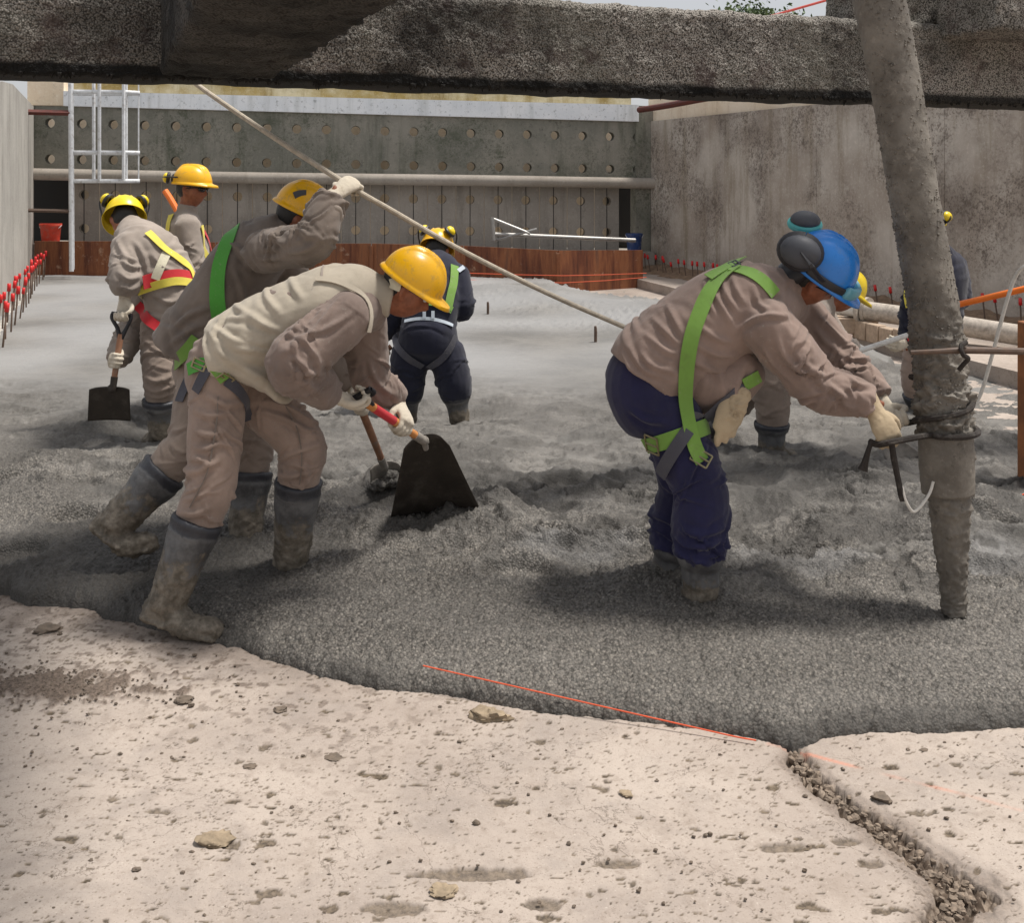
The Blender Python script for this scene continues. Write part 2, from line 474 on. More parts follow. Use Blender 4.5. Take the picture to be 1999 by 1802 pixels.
b = t.bump(t.noise(80, 8, 0.75, pos), 0.8, 0.009, b)
t.bump(t.noise(210, 4, 0.7, pos), 0.5, 0.003, b)
M_WET = t.m

t = NT('rusty_steel_plate')
pos = t.geo()
mps = t.n.new('ShaderNodeMapping'); mps.inputs['Scale'].default_value = (3, 3, 0.35); t.l.new(pos, mps.inputs['Vector'])
nn = t.noise(1.6, 8, 0.7, mps.outputs[0])
base = t.ramp(nn, [(0.28, lin((44, 30, 25))), (0.43, lin((104, 58, 38))), (0.56, lin((140, 88, 56))), (0.7, lin((94, 64, 50)))])
base = t.mix(t.math('MULTIPLY', t.rng(t.noise(5, 8, 0.75, pos), 0.58, 0.68), 0.6), base, lin((180, 150, 126)))
t.color(base).rough(0.8); t.bump(t.noise(22, 8, 0.7, pos), 0.4, 0.006)
M_RUST = t.m
M_BROWN = m_plain('brown_painted_steel', lin((92, 40, 30)), 0.6, 0.25, 14, 0.2)
M_LADDER = m_plain('white_painted_steel', lin((214, 216, 218)), 0.45, 0.1, 14, 0.1, dirt=lin((130, 118, 104)), dirt_amt=0.5)
M_GALV = m_plain('galvanised_tube', lin((160, 158, 154)), 0.45, 0.15, 18, 0.1, metal=0.5)
M_REBAR = m_plain('rebar_steel', lin((92, 74, 62)), 0.7, 0.25, 40, 0.2)
M_REDCAP = m_plain('red_plastic_cap', lin((206, 34, 34)), 0.4, 0.08, 12, 0.02)
M_SOIL = m_plain('loose_soil', lin((126, 104, 84)), 0.95, 0.3, 14, 0.7, 0.02)
M_BRICK = m_plain('kerb_brick', lin((168, 148, 128)), 0.9, 0.2, 16, 0.4, 0.006)
M_PVC = m_plain('white_pipe', lin((206, 204, 198)), 0.4, 0.08, 9, 0.05, dirt=lin((150, 140, 126)), dirt_amt=0.5)
M_PIPEG = m_plain('splashed_pipe', lin((172, 162, 150)), 0.7, 0.2, 26, 0.4, 0.006, dirt=lin((120, 110, 98)), dirt_amt=0.7)
M_STRING = m_plain('orange_string', lin((214, 88, 50)), 0.7, 0.1, 30, 0.0)
M_TIMBER = m_plain('weathered_timber', lin((150, 96, 58)), 0.85, 0.3, 9, 0.4, 0.006)
M_ORANGE = m_plain('orange_paint', lin((240, 122, 40)), 0.45, 0.08, 10, 0.05)
M_CORD = m_plain('white_cord', lin((206, 202, 194)), 0.8, 0.1, 60, 0.3)
M_ROPE = m_plain('dusty_rope', lin((176, 166, 150)), 0.9, 0.18, 40, 0.5, 0.003)
M_BLACKROPE = m_plain('muddy_black_rope', lin((44, 38, 34)), 0.85, 0.3, 50, 0.8, 0.006, dirt=lin((104, 98, 90)), dirt_amt=0.6, dirt_scale=30)
M_REDB = m_plain('red_bucket', lin((206, 66, 44)), 0.5, 0.12, 9, 0.05, dirt=lin((150, 130, 120)), dirt_amt=0.4)
M_BLUEB = m_plain('blue_bucket', lin((32, 60, 112)), 0.5, 0.15, 9, 0.05, dirt=lin((140, 140, 140)), dirt_amt=0.5)
M_CHUNK = m_plain('dry_concrete_chunk', lin((146, 130, 108)), 0.92, 0.25, 30, 0.6, 0.006)
M_DARKCHUNK = m_plain('damp_concrete_crumb', lin((104, 92, 80)), 0.85, 0.25, 40, 0.6, 0.004)
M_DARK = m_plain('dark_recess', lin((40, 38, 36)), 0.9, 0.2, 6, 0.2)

# ================================================================== floor slab and poured concrete
EDGE = [(-900, 1090), (-300, 1120), (0, 1160), (60, 1186), (150, 1188), (250, 1216), (330, 1236), (420, 1256), (500, 1274), (560, 1298), (630, 1324), (740, 1346), (860, 1356), (960, 1377), (1060, 1395),
        (1200, 1407), (1330, 1421), (1440, 1436), (1500, 1449), (1545, 1462), (1575, 1458), (1610, 1442), (1700, 1431), (1850, 1432), (1999, 1420), (2400, 1395), (3000, 1380)]
_e = np.array([G(a, b, 0.0)[:2] for a, b in EDGE])
_o = np.argsort(_e[:, 0])
EX, EY = _e[_o, 0], _e[_o, 1]
# the right hand limit of the pour, towards the dry strip along the right wall
RB = np.array([G(1140, 582, 0.1)[:2], G(1330, 590, 0.1)[:2], G(1560, 655, 0.1)[:2], G(1720, 688, 0.1)[:2], G(1860, 760, 0.1)[:2], G(2100, 900, 0.1)[:2], G(2600, 1150, 0.1)[:2]])
_o = np.argsort(RB[:, 1]); RBY, RBX = RB[_o, 1], RB[_o, 0]
HEAPS = [(795, 812, -.09, .3), (895, 815, -.09, .3), (315, 850, -.08, .3), (345, 820, -.06, .3), (1508, 880, -.05, .25), (200, 836, 0.11, 0.2), (765, 962, 0.10, 0.17), (870, 1045, 0.055, 0.16), (728, 1048, 0.07, 0.12), (972, 1024, 0.13, 0.12), (630, 786, 0.10, 0.14), (1760, 905, 0.05, 0.2), (1080, 590, 0.12, 0.7), (1240, 610, 0.1, 0.8),
         (960, 575, 0.10, 0.8), (1660, 690, 0.10, 0.6), (1740, 745, 0.08, 0.5), (1865, 1185, -0.02, 0.2), (1360, 1150, 0.012, 0.25), (1290, 1125, 0.01, 0.2), (565, 1090, -0.01, 0.2), (620, 1030, 0.05, 0.12), (480, 1040, -0.03, 0.2),
         (320, 1140, 0.02, 0.2), (1060, 1060, 0.03, 0.25), (1750, 960, 0.05, 0.5), (1550, 975, 0.04, 0.4), (110, 960, 0.05, 0.35), (60, 1080, 0.04, 0.35), (1980, 960, 0.07, 0.25), (1900, 1040, 0.05, 0.3)]
HEAPS = [(*G(a, b, 0.12)[:2], c, d) for a, b, c, d in HEAPS]
PRINTS = [(25, 945), (230, 940), (30, 1070), (600, 955), (1010, 1120), (1600, 1020), (150, 1010), (1100, 960), (1950, 1050)]
PRINTS = [G(a, b, 0.13)[:2] for a, b in PRINTS]
def concrete(X, Y, detail=True):
    """level of the poured concrete and its look at (X, Y)"""
    ye = np.interp(X, EX, EY)
    if detail: ye = ye + 0.05 * fbm(xy0(X, Y, 5.0), 3, 3) * smooth(0.3, -1.5, X) + 0.012 * fbm(xy0(X, Y, 22), 2, 9)
    d = Y - ye
    h = 0.036 * (1 - np.exp(-np.maximum(d, 0) / 0.022)) + 0.112 * (1 - np.exp(-np.maximum(d, 0) / 0.45))
    xr = np.interp(Y, RBY, RBX) + (0.25 * fbm(xy0(X, Y, 1.7), 3, 21) if detail else 0)
    dr = xr - X
    h = h * (1 - 0.75 * smooth(0.5, 0.0, dr))
    for hx, hy, a, r in HEAPS:
        q = ((X - hx) ** 2 + (Y - hy) ** 2) / (r * r)
        h = h + a * np.exp(-q) * (d > 0)
    attrs = None
    if detail:
        far = smooth(7.2, 9.3, Y - 1.6 * smooth(0.8, 2.6, X) + 0.7 * perlin(xy0(X, Y, 0.8), 4))
        tram = smooth(0.35, 1.3, d) * (1 - far) * (1 - 0.4 * smooth(5.2, 6.6, Y))
        right_far = smooth(-1.5, 0.6, X) * smooth(10, 13, Y)
        n = fbm(xy0(X, Y, 2.2), 4, 31); r = 1 - 2 * np.abs(perlin(xy0(X * 0.8, Y * 1.6, 2.6), 37) + 0.25 * n)
        wob = np.maximum(r, 0) ** 2
        h = h + tram * (0.065 * n + 0.05 * wob - 0.012)
        # overlapping flow lobes of the thick mix
        w1 = perlin(np.stack([X * 1.1 + 0.6 * n, Y * 3.4 + 0.8 * n, X * 0], 1), 57)
        lob = np.mod(w1 * 2.2, 1.0)
        h = h + tram * 0.04 * np.where(lob < 0.9, lob, (1 - lob) * 9) * smooth(-0.2, 0.3, perlin(xy0(X, Y, 1.3), 59))
        crs = np.abs(perlin(np.stack([X * 1.5 + 0.5 * n, Y * 4.2 + 0.9 * n, X * 0], 1), 67) + 0.12 * perlin(xy0(X, Y, 14), 68))
        gate = smooth(0.0, 0.3, perlin(xy0(X, Y, 2.1), 69))
        h = h - 0.04 * tram * smooth(0.07, 0.0, crs) * gate
        h = h + 0.025 * tram * smooth(0.2, 0.07, crs) * gate
        clod = np.maximum(fbm(xy0(X * 0.7, Y * 1.25, 17), 4, 41, 0.6), -0.1)
        h = h + tram * (0.0085 * fbm(xy0(X, Y, 62), 2, 42) + 0.009 * np.maximum(fbm(xy0(X, Y, 33), 3, 44, 0.6), -0.15))
        h = h + (0.034 * tram + 0.05 * right_far) * clod * smooth(-0.25, 0.5, perlin(xy0(X, Y, 1.4), 43) + 0.15)
        h = h + 0.02 * smooth(0, 0.4, d) * perlin(xy0(X, Y, 1.1), 45)
        # rake and screed lines further back
        h = h + far * (0.006 * perlin(np.stack([X * 0.9, Y * 9, X * 0], 1), 47) + 0.003 * fbm(xy0(X, Y, 9), 2, 49))
        for qx, qy in PRINTS:
            q = np.sqrt(((X - qx) / 0.16) ** 2 + ((Y - qy) / 0.11) ** 2)
            h = h - 0.045 * smooth(1.0, 0.75, q) + 0.02 * np.exp(-((q - 1.2) / 0.2) ** 2)
        # stones in the paste
        peb = np.clip(smooth(-0.01, 0.004, d) * (1 - 0.75 * smooth(0.9, 2.2, d)) + 0.12 * tram, 0, 1) * (1 - far)
        paste = smooth(0.05, 0.45, fbm(xy0(X * 0.8, Y * 1.8, 1.5), 3, 63) - 0.05) * smooth(0.7, 1.1, d)
        peb = peb * (1 - 0.7 * paste) * (0.92 + 0.2 * np.clip(fbm(np.stack([X * 2.5 + Y, Y * 7, X * 0], 1), 3, 64), -0.6, 0.6))
        w, rid = worley(X * 84 + 0.6 * n, Y * 84, 51)
        w2, rid2 = worley(X * 150, Y * 150, 53)
        h = h + peb * 0.011 * fbm(xy0(X, Y, 30), 3, 66, 0.6)
        h = h + peb * (0.0125 * (0.25 + 1.2 * rid) * np.maximum(0.7 - w, -0.3) + 0.0045 * np.maximum(0.7 - w2, -0.2))
        rim = smooth(0.2, 0.0, d) * smooth(-0.01, 0.02, d)
        h = h + rim * 0.012 * fbm(xy0(X, Y, 30), 3, 55)
        pale = np.zeros_like(X)
        for (a, b, rx, ry) in [(1130, 1082, 0.34, 0.16), (1560, 1108, 0.42, 0.13), (1950, 1100, 0.3, 0.2)]:
            g = G(a, b, 0.13)
            q = ((X - g[0]) / rx) ** 2 + ((Y - g[1]) / ry) ** 2
            pale = np.maximum(pale, smooth(1.2, 0.2, q + 0.5 * n) * 0.38)
        pale = np.maximum(pale, 0.75 * far * smooth(-0.5, 0.4, perlin(xy0(X, Y, 0.6), 61)))
        dark = 0.8 * smooth(-0.25, 0.35, fbm(xy0(X, Y * 1.6, 2.0), 4, 65)) * tram
        dark = np.maximum(dark, 0.9 * tram * smooth(0.10, 0.02, crs) * gate)  # wet streaks and crevice shade, painted dark along the sunk creases
        dark = np.maximum(dark, 0.8 * tram * smooth(0.1, 0.45, fbm(xy0(X * 0.7, Y * 1.3, 9), 3, 70, 0.65)))
        dark = np.maximum(dark, 0.75 * smooth(0.10, 0.0, d) * smooth(-0.5, 0.3, n))
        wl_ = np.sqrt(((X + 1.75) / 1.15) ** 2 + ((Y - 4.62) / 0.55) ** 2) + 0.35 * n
        dark = np.maximum(dark, 0.85 * smooth(1.15, 0.6, wl_))  # left front: wet mix with the beam's shadow band painted in
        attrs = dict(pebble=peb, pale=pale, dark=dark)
    h = np.where(d > 0, h, -0.05 + 0 * h)
    h = h - 0.14 * smooth(0.06, -0.12, dr)
    return h, attrs

def fan(y0, y1, ny, s0, s1, ns, grow=1.0):
    """a ground grid that opens with distance: finer near the viewer's end of the place"""
    a = np.linspace(0, 1, ny)
    k = (1 / y0) * (1 - a) + (1 / y1) * a
    Y = 1 / k
    s = np.concatenate([np.linspace(s0 * 2, s0 - 0.008, 60), np.linspace(s0, s1, ns), np.linspace(s1 + 0.008, s1 * 2, 60)])
    return np.meshgrid(Y, s, indexing='ij')
YY, SS = fan(2.95, 23.0, 760, -0.5, 0.5, 640)
jit = RNG.uniform(-0.35, 0.35, YY.shape)
X, Yg = (SS * YY).reshape(-1), YY.reshape(-1)
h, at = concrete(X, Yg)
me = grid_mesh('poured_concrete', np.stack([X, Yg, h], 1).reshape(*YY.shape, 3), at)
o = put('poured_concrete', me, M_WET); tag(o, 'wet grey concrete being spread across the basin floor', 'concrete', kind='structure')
def hc(x, y):
    return float(concrete(np.array([float(x)]), np.array([float(y)]), True)[0][0])

# dry slab: a wide sheet, and its near part with pits, stains and a broken-out joint
TR = [(1548, 1462, 0.03), (1560, 1490, 0.05), (1600, 1530, 0.05), (1660, 1575, 0.055), (1730, 1620, 0.06), (1790, 1665, 0.065), (1850, 1712, 0.075), (1880, 1740, 0.1), (1850, 1775, 0.06), (1820, 1830, 0.05)]
TRP = [(*G(a, b)[:2], w * 0.72) for a, b, w in TR]
def slab(X, Y):
    n = fbm(xy0(X, Y, 6), 3, 71)
    # pits: chipped spots, larger and smaller ones
    pit = np.zeros_like(X); dep = np.zeros_like(X)
    for sc, thr, dp, seed in ((5.5, 0.085, 0.004, 73), (11, 0.09, 0.003, 75), (24, 0.10, 0.002, 77), (50, 0.12, 0.0015, 79)):
        w, r = worley(X * sc * 0.8 + 0.25 * n * sc * 0.2, Y * sc * 1.7, seed)
        w = w + 0.3 * fbm(xy0(X, Y, sc * 3.2), 3, seed + 1)
        thr = thr * (0.55 + 1.5 * np.clip(fbm(xy0(X, Y, 1.6), 3, seed + 2) + 0.25, 0, 0.9))
        size = thr * np.where(r > 0.45, 0.4 + 1.3 * (r - 0.45), 0)
        m = smooth(size, size * 0.72, w) * (r > 0.45)
        pit = np.maximum(pit, m * (0.6 + 0.4 * r)); dep = np.maximum(dep, m * dp)
    for a, b, rx, ry in [(1530, 1652, 0.085, 0.022), (930, 1706, 0.16, 0.028), (770, 1775, 0.08, 0.03), (1205, 1685, 0.06, 0.02), (1650, 1640, 0.04, 0.02), (1700, 1685, 0.035, 0.018), (1060, 1765, 0.05, 0.025), (430, 1650, 0.05, 0.02)]:
        g = G(a, b)
        q = np.sqrt(((X - g[0]) / rx) ** 2 + ((Y - g[1]) / ry) ** 2) + 0.35 * fbm(xy0(X, Y, 26), 3, 81)
        m = smooth(1.05, 0.8, q); pit = np.maximum(pit, m * 0.75); dep = np.maximum(dep, m * 0.008)
    tr = np.full_like(X, 9.0)
    for (x0, y0, w0), (x1, y1, w1) in zip(TRP[:-1], TRP[1:]):
        dx, dy = x1 - x0, y1 - y0
        t = np.clip(((X - x0) * dx + (Y - y0) * dy) / (dx * dx + dy * dy), 0, 1)
        tr = np.minimum(tr, np.hypot(X - x0 - t * dx, Y - y0 - t * dy) / (w0 + t * (w1 - w0)))
    trm = smooth(1.05, 0.88, tr + 0.55 * fbm(xy0(X, Y, 18), 4, 83, 0.65))
    w, r = worley(X * 38, Y * 38, 85)
    z = 0.008 * perlin(xy0(X, Y, 0.9), 87) + 0.0015 * n - dep - trm * 0.032 + trm * 0.03 * np.maximum(0.75 - w, 0) * (0.4 + r * 1.6)
    z = z - 0.006 * smooth(1.7, 1.45, tr + 0.8 * fbm(xy0(X, Y, 13), 3, 84))
    damp = 0.6 * smooth(2.6, 0.9, tr + 0.6 * fbm(xy0(X, Y, 9), 3, 89))
    left = G(100, 1338)
    q = np.sqrt(((X - left[0]) / 0.36) ** 2 + ((Y - left[1]) / 0.11) ** 2)
    mud = smooth(1.1, 0.7, q + 1.1 * fbm(xy0(X, Y, 14), 4, 91, 0.6))
    damp = np.maximum(damp, 0.95 * mud)
    z = z + mud * (0.008 + 0.012 * np.maximum(fbm(xy0(X, Y, 45), 3, 92), -0.3))
    dd = np.interp(X, EX, EY) - Y
    damp = np.maximum(damp, 0.55 * smooth(0.3, 0.0, dd + 0.25 * fbm(xy0(X, Y, 12), 3, 93)) * smooth(-0.2, -1.4, X))
    damp = np.maximum(damp, 0.85 * smooth(0.22, 0.34, fbm(xy0(X, Y, 20), 3, 95)) * smooth(0.9, 0.1, dd) * smooth(0.2, -1.0, X))
    g0, g1 = G(1500, 1452)[:2], G(1990, 1580)[:2]
    dx, dy = g1 - g0
    t = np.clip(((X - g0[0]) * dx + (Y - g0[1]) * dy) / (dx * dx + dy * dy), 0, 1)
    ch = np.hypot(X - g0[0] - t * dx, Y - g0[1] - t * dy)
    chalk = 0.4 * smooth(0.012, 0.003, ch) * smooth(-0.15, 0.35, perlin(xy0(X, Y, 7), 97)) * (1 - trm)
    return z, dict(pit=pit, damp=damp * (1 - trm), trench=trm, chalk=chalk)
YY, SS = fan(1.6, 5.2, 600, -0.5, 0.5, 540)
X, Yg = (SS * YY).reshape(-1), YY.reshape(-1)
z, at = slab(X, Yg)
A = np.stack([X, Yg, z], 1).reshape(*YY.shape, 3)
o = put('floor_slab', grid_mesh('floor_slab', A, at), M_SLAB); tag(o, 'dry beige concrete floor slab with pits and a broken joint', 'floor', kind='structure')
base = add('ground', (np.array([[-40, -30, -0.09], [40, -30, -0.09], [40, 60, -0.09], [-40, 60, -0.09]]), [(0, 1, 2, 3)]), M_SLAB, None, None, False)
tag(base, 'bare basin floor under and around the pour', 'ground', kind='structure')

# ================================================================== far and side walls
LC, RC = P(66, 535, 18.6)[:2], np.array([2.62, 20.3])
B_DIR = unit(RC - LC); B_N = np.array([B_DIR[1], -B_DIR[0]])     # along the back wall, and out of it towards the viewer
B_LEN = float(np.linalg.norm(RC - LC))
def bw(s, z, out=0.0):
    q = LC + B_DIR * s + B_N * out
    return np.array([q[0], q[1], z])
def zline(a, b, s): return a + (b - a) * s / B_LEN
def back_box(s0, s1, out0, out1, za, zb, zc=None, zd=None):
    """box on the back wall between s0..s1; za,zb levels below/above at s=0; zc,zd at the far right"""
    zc = za if zc is None else zc; zd = zb if zd is None else zd
    lo = [zline(za, zc, s) for s in (s0, s1)]; hi = [zline(zb, zd, s) for s in (s0, s1)]
    return hexa([bw(s0, lo[0], out1), bw(s1, lo[1], out1), bw(s1, lo[1], out0), bw(s0, lo[0], out0), bw(s0, hi[0], out1), bw(s1, hi[1], out1), bw(s1, hi[1], out0), bw(s0, hi[0], out0)])
def holed(s0, s1, out, za, zb, zc, zd, holes, r, depth=0.22, seg=20):
    """a slab face between s0..s1 with round holes through it; the rows of holes split it into cells"""
    V, Fc = [], []
    def v(s, z, o): V.append(bw(s, z, o)); return len(V) - 1
    cells = []
    cuts = [0.0] + [0.5 * (holes[i] + holes[i + 1]) for i in range(len(holes) - 1)] + [1.0]
    sc = 0.5 * (s0 + s1)
    zlo = lambda s: zline(za, zc, s)
    zhi = lambda s: zline(zb, zd, s)
    for i, hz in enumerate(holes):
        f0, f1 = cuts[i], cuts[i + 1]
        zz = lambda s, f: zlo(s) + (zhi(s) - zlo(s)) * f
        hc_ = zz(sc, hz)
        ring, ringb, outer = [], [], []
        for k in range(seg):
            a = 2 * math.pi * k / seg
            ring.append(v(sc + r * math.cos(a), hc_ + r * math.sin(a), out)); ringb.append(v(sc + r * math.cos(a), hc_ + r * math.sin(a), out - depth))
            # the same direction on the cell border
            dx, dz = math.cos(a), math.sin(a)
            hw = (s1 - s0) / 2; top = zz(sc, f1) - hc_; bot = hc_ - zz(sc, f0)
            k1 = hw / abs(dx) if abs(dx) > 1e-6 else 9e9
            k2 = (top if dz > 0 else bot) / abs(dz) if abs(dz) > 1e-6 else 9e9
            kk = min(k1, k2)
            s_, z_ = sc + dx * kk, hc_ + dz * kk
            outer.append(v(s_, z_ + (zz(s_, 0.5) - zz(sc, 0.5)), out))
        for k in range(seg):
            m = (k + 1) % seg
            Fc.append((outer[k], outer[m], ring[m], ring[k])); Fc.append((ring[k], ring[m], ringb[m], ringb[k]))
        # corners
        for (cs, cf) in ((s1, f1), (s0, f1), (s0, f0), (s1, f0)):
            cz = zz(cs, cf); c_ = v(cs, cz, out)
            ang = math.atan2(cz - hc_ - (zz(cs, 0.5) - zz(sc, 0.5)), cs - sc) % (2 * math.pi)
            k = int(ang / (2 * math.pi / seg)) % seg
            Fc.append((outer[k], c_, outer[(k + 1) % seg]))
    # ends
    return np.array(V), Fc

back = empty('back_wall', bw(B_LEN / 2, 0), 'long concrete back wall with rows of round holes and a horizontal pipe', 'wall')
NC = 21; CW = B_LEN / NC
up = []
for i in range(NC):
    up.append(holed(i * CW, (i + 1) * CW, 0.0, 1.86, 3.04, 1.69, 2.84, [0.22, 0.75] if i > 1 else [0.22, 0.75], 0.083))
ub = add('upper_wall', up, M_BACK, back, 30)
for i in range(1, NC - 1):          # lower panels, each with its two holes
    s0, s1 = i * CW + 0.004, (i + 1) * CW - 0.004
    if i == NC - 2: s1 = s0 + CW * 0.9
    mid = 0.5 * (s0 + s1)
    pv = holed(s0, s1, -0.18, 0.30, 1.86, 0.15, 1.69, [0.39, 0.77], 0.085, 0.14)
    add('wall_panel', pv, M_PANEL, back, 30)
    add('panel_joint', back_box(mid - 0.006, mid + 0.006, -0.181, -0.174, 0.30, 1.80, 0.15, 1.64), M_DARK, back)
add('ledge', back_box(0.0, B_LEN, -0.9, 0.25, -0.1, 0.66, -0.1, 0.40), M_PANEL, back)
add('rear_face', back_box(-0.4, B_LEN + 0.4, -1.25, -1.05, -0.1, 3.0), M_COPING, back)
add('pipe', tube([bw(-0.1, 1.855, 0.08), bw(B_LEN * 0.3, zline(1.855, 1.685, B_LEN * 0.3) - 0.01, 0.08), bw(B_LEN * 0.7, zline(1.855, 1.685, B_LEN * 0.7) + 0.005, 0.08), bw(B_LEN + 0.1, 1.685, 0.08)], 0.102, seg=20), M_PIPEC, back)
add('white_band', back_box(0.5, B_LEN - 0.25, -0.3, 0.06, 3.045, 3.30, 2.845, 3.16), M_WHITE, back)
add('channel_wall', back_box(0.5, B_LEN - 0.3, -0.45, -0.31, 3.3, 3.75, 3.15, 3.55), M_ALGAE, back)
add('end_block', back_box(-0.1, 0.495, -0.4, 0.02, 3.045, 3.6, 3.045, 3.6), M_COPING, back)
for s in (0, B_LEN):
    add('recess', back_box(max(s - 0.6, -0.3), min(s + 0.6, B_LEN + 0.3), -1.04, -0.95, 0.2, 1.9), M_DARK, back)  # dark sheet: the shade inside the end recess put into colour

# rusty steel plates along the foot of the back wall
plates = [(66, 533, 18.1), (225, 533, 18.05), (420, 533, 18.1), (585, 534, 18.05), (725, 535, 18.1), (905, 540, 17.8), (1090, 545, 17.5), (1256, 540, 18.4)]
tops = [0.72, 0.72, 0.7, 0.68, 0.68, 0.66, 0.6, 0.55]
fw = empty('steel_formwork', (*P(600, 535, 18)[:2], 0), 'row of rusty brown steel plates along foot of back wall', 'formwork')
for i in range(len(plates) - 1):
    a, b = plates[i], plates[i + 1]
    p, q = P(*a)[:2], P(*b)[:2]
    d = unit(q - p)
    add('steel_plate', slab_box(p + d * 0.01, q - d * 0.01, 0.03, -0.1, tops[i], None, tops[i + 1]), M_RUST, fw)
for i in range(1, len(plates) - 1):
    p = P(*plates[i])[:2]
    add('stiffener', slab_box(p + [-0.03, -0.03], p + [0.03, -0.03], 0.035, -0.1, tops[i] - 0.04), M_RUST, fw)

# left wall in tall panels
LD = unit(np.array([3.12, -8.2])); 
lw = empty('side_wall', (*LC, 0), 'tall pale grey concrete wall running along the left side', 'wall')
cuts = [0, 1.55, 3.1, 4.65, 6.2, 7.75, 9.3, 10.8, 12.4]
ztop = lambda d: 3.02 if d < 5.2 else 3.02 - 0.30 * min((d - 5.2) / 3.2, 1.4)
for i in range(len(cuts) - 1):
    a, b = LC + LD * (cuts[i] + 0.004), LC + LD * (cuts[i + 1] - 0.004)
    o = add('wall_panel', slab_box(a, b, -0.35, -0.1, ztop(cuts[i]), None, ztop(cuts[i + 1])), M_LEFT, lw)
# rounded wall foot
foot = [LC + LD * q for q in np.linspace(0, 12.4, 12)]
add('wall_foot', tube([(*(p + np.array([0.06, 0.02])), 0.05) for p in foot], (0.11), seg=12, sub=2), M_LEFT, lw)

# right wall
R0, R1 = RC, np.array([5.87, 12.3]); RD = unit(R1 - R0)
rw = empty('side_wall', (*((R0 + R1) / 2), 0), 'stained concrete wall with dark blotches running along the right side', 'wall')
cuts = [0, 2.35, 4.9, 7.4, 9.9, 12.4]
for i in range(len(cuts) - 1):
    a, b = R0 + RD * (cuts[i] + 0.003), R0 + RD * (cuts[i + 1] - 0.003)
    add('wall_panel', slab_box(a, b, 0.35, -0.1, 2.86), M_RIGHT, rw)
a, b = R0 - RD * 0.2, R0 + RD * 12.4
n_ = np.array([-RD[1], RD[0]])
add('coping', slab_box(a + n_ * 0.06, b + n_ * 0.06, 0.25, 2.86, 3.3), M_COPING, rw)
add('corner_pier', slab_box(R0 - RD * 0.25 - n_ * 0.3, R0 - RD * 0.02 - n_ * 0.3, 0.5, -0.1, 3.15), M_BACK, rw)
add('conduit', tube([P(1248, 214, 19.6), P(1300, 206, 18.6), P(1385, 190, 17.0), P(1470, 178, 15.8)], 0.055, seg=10), M_BROWN, rw)

# strip of dry slab with soil along the right wall
def rpt(d, off): return R0 + RD * d - n_ * off
strip = []
for d0, d1, w0, w1 in ((0.2, 12.4, 1.0, 2.6),):
    q = [rpt(d0, w0), rpt(d1, w1), rpt(d1, -0.02), rpt(d0, -0.02)]
    strip.append(hexa([(*p, -0.095) for p in q] + [(*p, 0.06) for p in q]))
sp = add('side_strip', strip, M_SLAB); tag(sp, 'dry raised slab strip at the foot of the right wall', 'slab', kind='structure')
S_, W_ = np.meshgrid(np.linspace(0, 12.3, 240), np.linspace(-0.02, 0.62, 16), indexing='ij')
px_ = R0[0] + RD[0] * S_ - n_[0] * W_; py_ = R0[1] + RD[1] * S_ - n_[1] * W_
hz = 0.06 + np.maximum(0.12 * (1 - (W_ / 0.6)) + 0.05 * fbm(xy0(px_.reshape(-1), py_.reshape(-1), 3), 4, 101).reshape(S_.shape), -0.02)
o = put('soil_berm', grid_mesh('soil_berm', np.stack([px_, py_, hz], 2)), M_SOIL); tag(o, 'low bank of brown soil along the right wall', 'soil', kind='structure')

# kerb of bricks in front of the strip
kb = empty('brick_kerb', (*G(1690, 640, 0.1)[:2], 0.1), 'row of loose bricks edging the dry strip below the pipes', 'kerb')
k0, k1 = G(1600, 622, 0.12)[:2], G(1800, 672, 0.12)[:2]
kd = unit(k1 - k0); nb = int(np.linalg.norm(k1 - k0) / 0.25)
for i in range(nb + 1):
    p = k0 + kd * (i * 0.25 + 0.005 + random.uniform(-0.01, 0.01))
    zt = 0.2 + random.uniform(-0.012, 0.012)
    b_ = add('brick', slab_box(p, p + kd * 0.225, 0.11, 0.0, zt), M_BRICK, kb); bevel(b_, 0.008, 1)

# ================================================================== overhead beams
BD = unit(np.array([1, 0.368])); BN = np.array([BD[1], -BD[0]])
B0 = np.array([-999.5 / F * 4.3, 4.3])
ZB = 2.178
def beam_pt(s, z, out=0.0):
    q = B0 + BD * s + BN * out
    return np.array([q[0], q[1], z])
cb = empty('cross_beam', beam_pt(2.2, ZB), 'heavy weathered aggregate beam crossing the top of the view', 'beam')
s = np.linspace(-1.2, 7.2, 1250)
# one skin: up the front face, over the top, with a ragged lower edge
prof = [(-0.34, 0.0), (-0.2, 0.0), (-0.06, 0.0), (-0.02, 0.004)] + [(0.0, q) for q in np.linspace(0.012, 0.40, 66)] + [(-0.012, 0.425), (-0.035, 0.435), (-0.2, 0.437), (-0.36, 0.437), (-0.36, 0.2), (-0.36, 0.01), (-0.34, 0.0)]
prof = np.array(prof)
S2, K2 = np.meshgrid(s, np.arange(len(prof)), indexing='ij')
OUT, ZZ = prof[K2, 0], prof[K2, 1]
fl = np.stack([S2.reshape(-1), ZZ.reshape(-1) * 1.0 + 0.4 * OUT.reshape(-1), OUT.reshape(-1) * 0.5], 1)
w, r = worley(fl[:, 0] * 78, fl[:, 1] * 78, 111)
big = fbm(fl * 4, 4, 113)
disp = 0.009 * (0.3 + 1.1 * r) * np.maximum(0.75 - w, -0.1) + 0.014 * big + 0.006 * fbm(fl * 16, 3, 115)
front = smooth(-0.06, 0.0, OUT.reshape(-1))
low = smooth(0.03, 0.0, ZZ.reshape(-1)) * front
rag = low * (0.016 * fbm(np.stack([fl[:, 0] * 22, fl[:, 1] * 0, fl[:, 2] * 0], 1), 4, 117) - 0.004)
